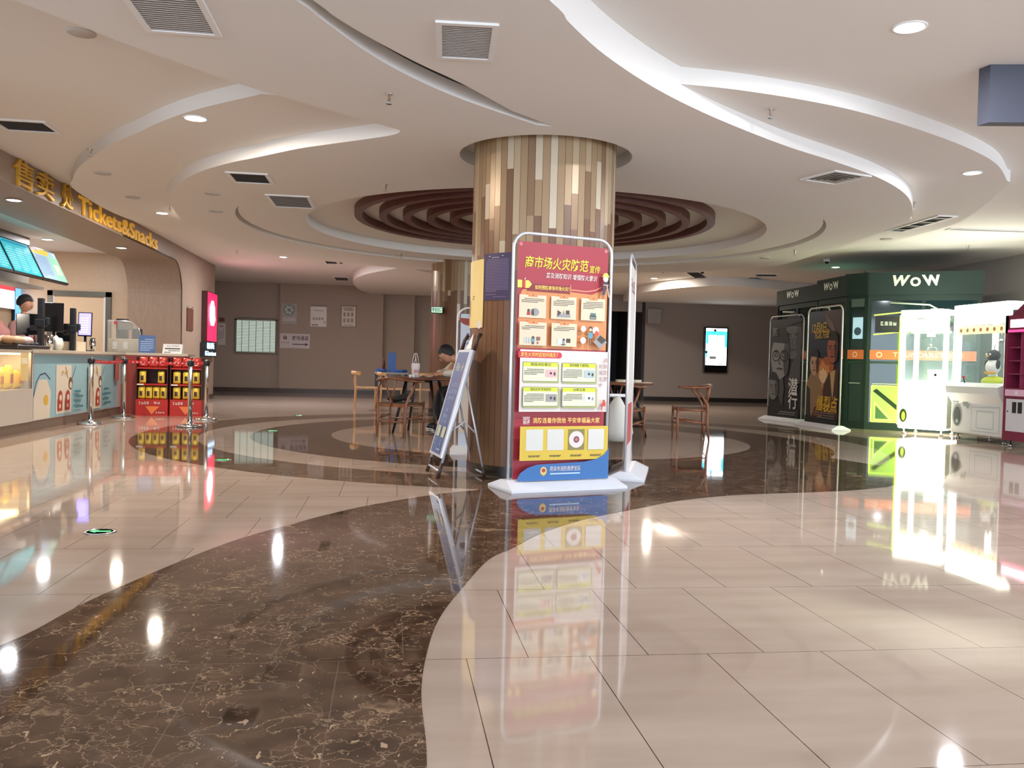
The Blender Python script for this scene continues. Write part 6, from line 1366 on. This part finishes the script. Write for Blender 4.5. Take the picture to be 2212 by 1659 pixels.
def build_head(parent, loc, yaw, nod, glasses=True, k=1.0, hair=HAIR):
    q, R = head_parts(parent, loc, yaw, nod, 0, glasses, k)
    h = q.build('head_shape', parent)
    h.matrix_local = Matrix.Translation(loc) @ R.to_4x4()
    hs = B(); 
    def cap(p):
        x, y, z = p; lim = -0.5+0.95*min(1.0, max(0.0, 0.15-y)/0.75)
        return Vector((x*(1.06 if z < 0 else 1.0), y*(1.12 if y > 0 else 1.0), max(z, lim)))
    hs.ball((0, 0.012*k, 0.014*k), 0.108*k, hair, (0.83, 0.98, 1.12), 4, fn=cap); hs.build('hair', h)
    for sx in (-1, 1):
        B().ball((sx*0.030*k, -0.083*k, 0.012*k), 0.011*k, WHITE, (1.2, 0.6, 0.8), 2).ball((sx*0.030*k, -0.089*k, 0.012*k), 0.006*k, BLACK, sub=2).build('eye', h)
    B().ball((0, -0.088*k, -0.055*k), 0.02*k, M((160, 84, 76), 0.5), (1.1, 0.35, 0.28), 2).build('mouth', h)
    if glasses:
        q = B()
        for sx in (-1, 1):
            q.tube([(sx*0.032*k+0.026*k*cos(a), -0.104*k, 0.010*k+0.020*k*sin(a)) for a in [2*pi*j/16 for j in range(16)]], 0.002*k, BLACK, 5, closed=True); q.tube([(sx*0.058*k, -0.102*k, 0.012*k), (sx*0.08*k, 0.0, 0.012*k)], 0.002*k, BLACK, 5)
        q.tube([(-0.008*k, -0.105*k, 0.012*k), (0.008*k, -0.105*k, 0.012*k)], 0.002*k, BLACK, 5); q.build('glasses', h)
    return h
def hand_joints(j, e, wrist_i, w, dirv, palm_up, side):
    """palm and five curled fingers added to the skeleton behind the wrist joint"""
    d = Vector(dirv).normalized(); n = Vector(palm_up).normalized(); s_ = d.cross(n).normalized()*side
    def add(p, r, par): j.append((p.x, p.y, p.z, r)); e.append((par, len(j)-1)); return len(j)-1
    w = Vector(w); pm = add(w+d*0.045, (0.030, 0.016), wrist_i)
    for k, (off, ln) in enumerate(((-0.030, 0.062), (-0.010, 0.074), (0.010, 0.070), (0.029, 0.056))):
        a = add(w+d*0.085+s_*off, 0.0095, pm); b_ = add(w+d*(0.085+ln*0.5)+s_*off*1.1-n*0.010, 0.0085, a); add(w+d*(0.085+ln*0.85)+s_*off*1.1-n*0.030, 0.007, b_)
    a = add(w+d*0.035-s_*0.036-n*0.008, 0.011, pm); add(w+d*0.072-s_*0.050-n*0.02, 0.009, a)
# seated man, bent over his hands at the left table; local frame faces -y, then turned to face -u
hp = VV(961, 773, 12.45)
man = thing('person', 'seated man in a cream hoodie and black trousers bending his head over the table', 'person', (hp.x+0.40, 12.45, 0), radians(-90+14))
J = [(0, 0.02, 0.56, (0.15, 0.12)), (0, -0.03, 0.72, (0.15, 0.11)), (0, -0.14, 0.90, (0.17, 0.11)), (0, -0.24, 0.99, (0.09, 0.08)), (0, -0.31, 1.03, 0.055), (0, -0.37, 1.05, 0.06)]
Ed = [(0, 1), (1, 2), (2, 3), (3, 4), (4, 5)]
def add(p, r, par): J.append((*p, r)); Ed.append((par, len(J)-1)); return len(J)-1
wr = []
for sx in (-1, 1):
    a = add((sx*0.16, -0.20, 0.96), 0.062, 2); b_ = add((sx*0.23, -0.32, 0.80), 0.048, a); c_ = add((sx*0.10, -0.52, 0.79), 0.034, b_); wr.append(c_); hand_joints(J, Ed, c_, (sx*0.10, -0.52, 0.79), (-sx*0.35, -1, -0.05), (0, 0, 1), sx)
    a = add((sx*0.10, -0.02, 0.53), 0.085, 0); b_ = add((sx*0.13, -0.42, 0.55), 0.065, a); c_ = add((sx*0.13, -0.44, 0.30), 0.052, b_); d_ = add((sx*0.13, -0.42, 0.09), 0.038, c_); add((sx*0.14, -0.55, 0.05), 0.035, d_)
body = skin_mesh('body', J, Ed, SKIN, man)
HOOD = noisy((206, 198, 182), (218, 210, 196), 30, 0.85, bump=0.1); TRO = noisy((26, 26, 30), (36, 36, 42), 40, 0.85)
J2 = [(0, 0.03, 0.56, (0.19, 0.16)), (0, -0.02, 0.73, (0.20, 0.15)), (0, -0.13, 0.90, (0.21, 0.15)), (0, -0.21, 0.98, (0.13, 0.11)), (0, -0.26, 1.01, 0.085)]
E2 = [(0, 1), (1, 2), (2, 3), (3, 4)]
for sx in (-1, 1):
    n0 = len(J2); J2 += [(sx*0.18, -0.19, 0.94, 0.088), (sx*0.25, -0.31, 0.81, 0.070), (sx*0.13, -0.49, 0.80, 0.048)]; E2 += [(2, n0), (n0, n0+1), (n0+1, n0+2)]
skin_mesh('hoodie', J2, E2, HOOD, man)
B().ball((0, -0.05, 0), 0.12, M((34, 28, 28), 0.85), (1.0, 0.7, 0.6), 3).build('hood', man).location = (0, -0.10, 1.06)
J3 = [(0, 0.03, 0.545, (0.18, 0.13))]; E3 = []
for sx in (-1, 1):
    n0 = len(J3); J3 += [(sx*0.11, -0.05, 0.54, 0.105), (sx*0.14, -0.43, 0.56, 0.082), (sx*0.14, -0.45, 0.30, 0.066), (sx*0.14, -0.42, 0.12, 0.052)]; E3 += [(0, n0), (n0, n0+1), (n0+1, n0+2), (n0+2, n0+3)]
skin_mesh('trousers', J3, E3, TRO, man)
for sx in (-1, 1):
    B().ball((0, 0, 0), 1, BLACK, (0.05, 0.135, 0.055), 3, fn=lambda p: Vector((p.x, p.y, max(p.z, -0.6)))).span((-0.048, -0.13, -0.045), (0.048, 0.12, -0.028), WHITE, 0.008).build('shoe', man).location = (sx*0.14, -0.49, 0.048)
build_head(body, Vector((0, -0.405, 1.075)), 0.0, radians(38), True, 1.06)
t = thing('stool', 'pale backless stool under the seated man', 'stool', (hp.x+0.38, 12.45, 0), radians(-76))
B().box((0, 0.0, 0.375), (0.40, 0.36, 0.05), M((206, 200, 190), 0.6), None, 0.015).build('seat', t)
for sx in (-1, 1):
    for sy in (-1, 1): B().rod((sx*0.16, sy*0.14, 0.355), (sx*0.18, sy*0.16, 0), 0.016, OAK, 0.012).build('leg', t)
# paper he is reading
q = B(); rnd = random.Random(2); g = [[q.bm.verts.new((x*0.05-0.12, y*0.05-0.1, 0.004+0.022*rnd.random()*(0 < x < 5))) for x in range(6)] for y in range(5)]
q.faces([q.bm.faces.new((g[y][x], g[y][x+1], g[y+1][x+1], g[y+1][x])) for y in range(4) for x in range(5)], M((214, 206, 186), 0.6), True)
pp = VV(925, 812, 12.0); o = q.build('newspaper'); o.location = (pp.x, 12.02, 0.752); tag(o, 'crumpled pale paper on the left table under the man\'s hands', 'paper')
# cashier behind the counter
cp = UU(50, 668, -5.35)
csh = thing('person', 'cashier with short dark hair in a dusky top standing behind the counter', 'person', (-5.35, cp.y, 0), radians(70))
J = [(0, 0, 0.92, (0.15, 0.10)), (0, 0.0, 1.12, (0.13, 0.09)), (0, 0, 1.32, (0.17, 0.10)), (0, 0, 1.42, (0.09, 0.07)), (0, -0.02, 1.50, 0.05), (0, -0.03, 1.56, 0.055)]; Ed = [(0, 1), (1, 2), (2, 3), (3, 4), (4, 5)]
for sx in (-1, 1):
    a = add((sx*0.19, 0, 1.38), 0.055, 2); b_ = add((sx*0.25, -0.04, 1.10), 0.043, a); c_ = add((sx*0.17, -0.26, 1.04), 0.03, b_); hand_joints(J, Ed, c_, (sx*0.17, -0.26, 1.04), (-sx*0.3, -1, 0), (0, 0, 1), sx)
    a = add((sx*0.10, 0, 0.84), 0.085, 0); b_ = add((sx*0.10, 0, 0.48), 0.06, a); c_ = add((sx*0.10, 0.02, 0.09), 0.04, b_); add((sx*0.11, -0.12, 0.04), 0.035, c_)
body = skin_mesh('body', J, Ed, SKIN, csh)
TOP = noisy((150, 110, 108), (166, 124, 122), 30, 0.8)
J2 = [(0, 0, 0.88, (0.18, 0.13)), (0, 0, 1.12, (0.16, 0.12)), (0, 0, 1.32, (0.20, 0.13)), (0, 0, 1.42, (0.12, 0.09))]; E2 = [(0, 1), (1, 2), (2, 3)]
for sx in (-1, 1):
    n0 = len(J2); J2 += [(sx*0.20, 0, 1.37, 0.07), (sx*0.26, -0.04, 1.10, 0.056), (sx*0.18, -0.23, 1.045, 0.042)]; E2 += [(2, n0), (n0, n0+1), (n0+1, n0+2)]
skin_mesh('top', J2, E2, TOP, csh)
J3 = [(0, 0, 0.90, (0.16, 0.12))]; E3 = []
for sx in (-1, 1):
    n0 = len(J3); J3 += [(sx*0.10, 0, 0.82, 0.10), (sx*0.11, 0, 0.48, 0.075), (sx*0.11, 0.02, 0.12, 0.06)]; E3 += [(0, n0), (n0, n0+1), (n0+1, n0+2)]
skin_mesh('trousers', J3, E3, TRO, csh)
build_head(body, Vector((0, -0.045, 1.66)), 0.2, radians(18), False, 1.05)
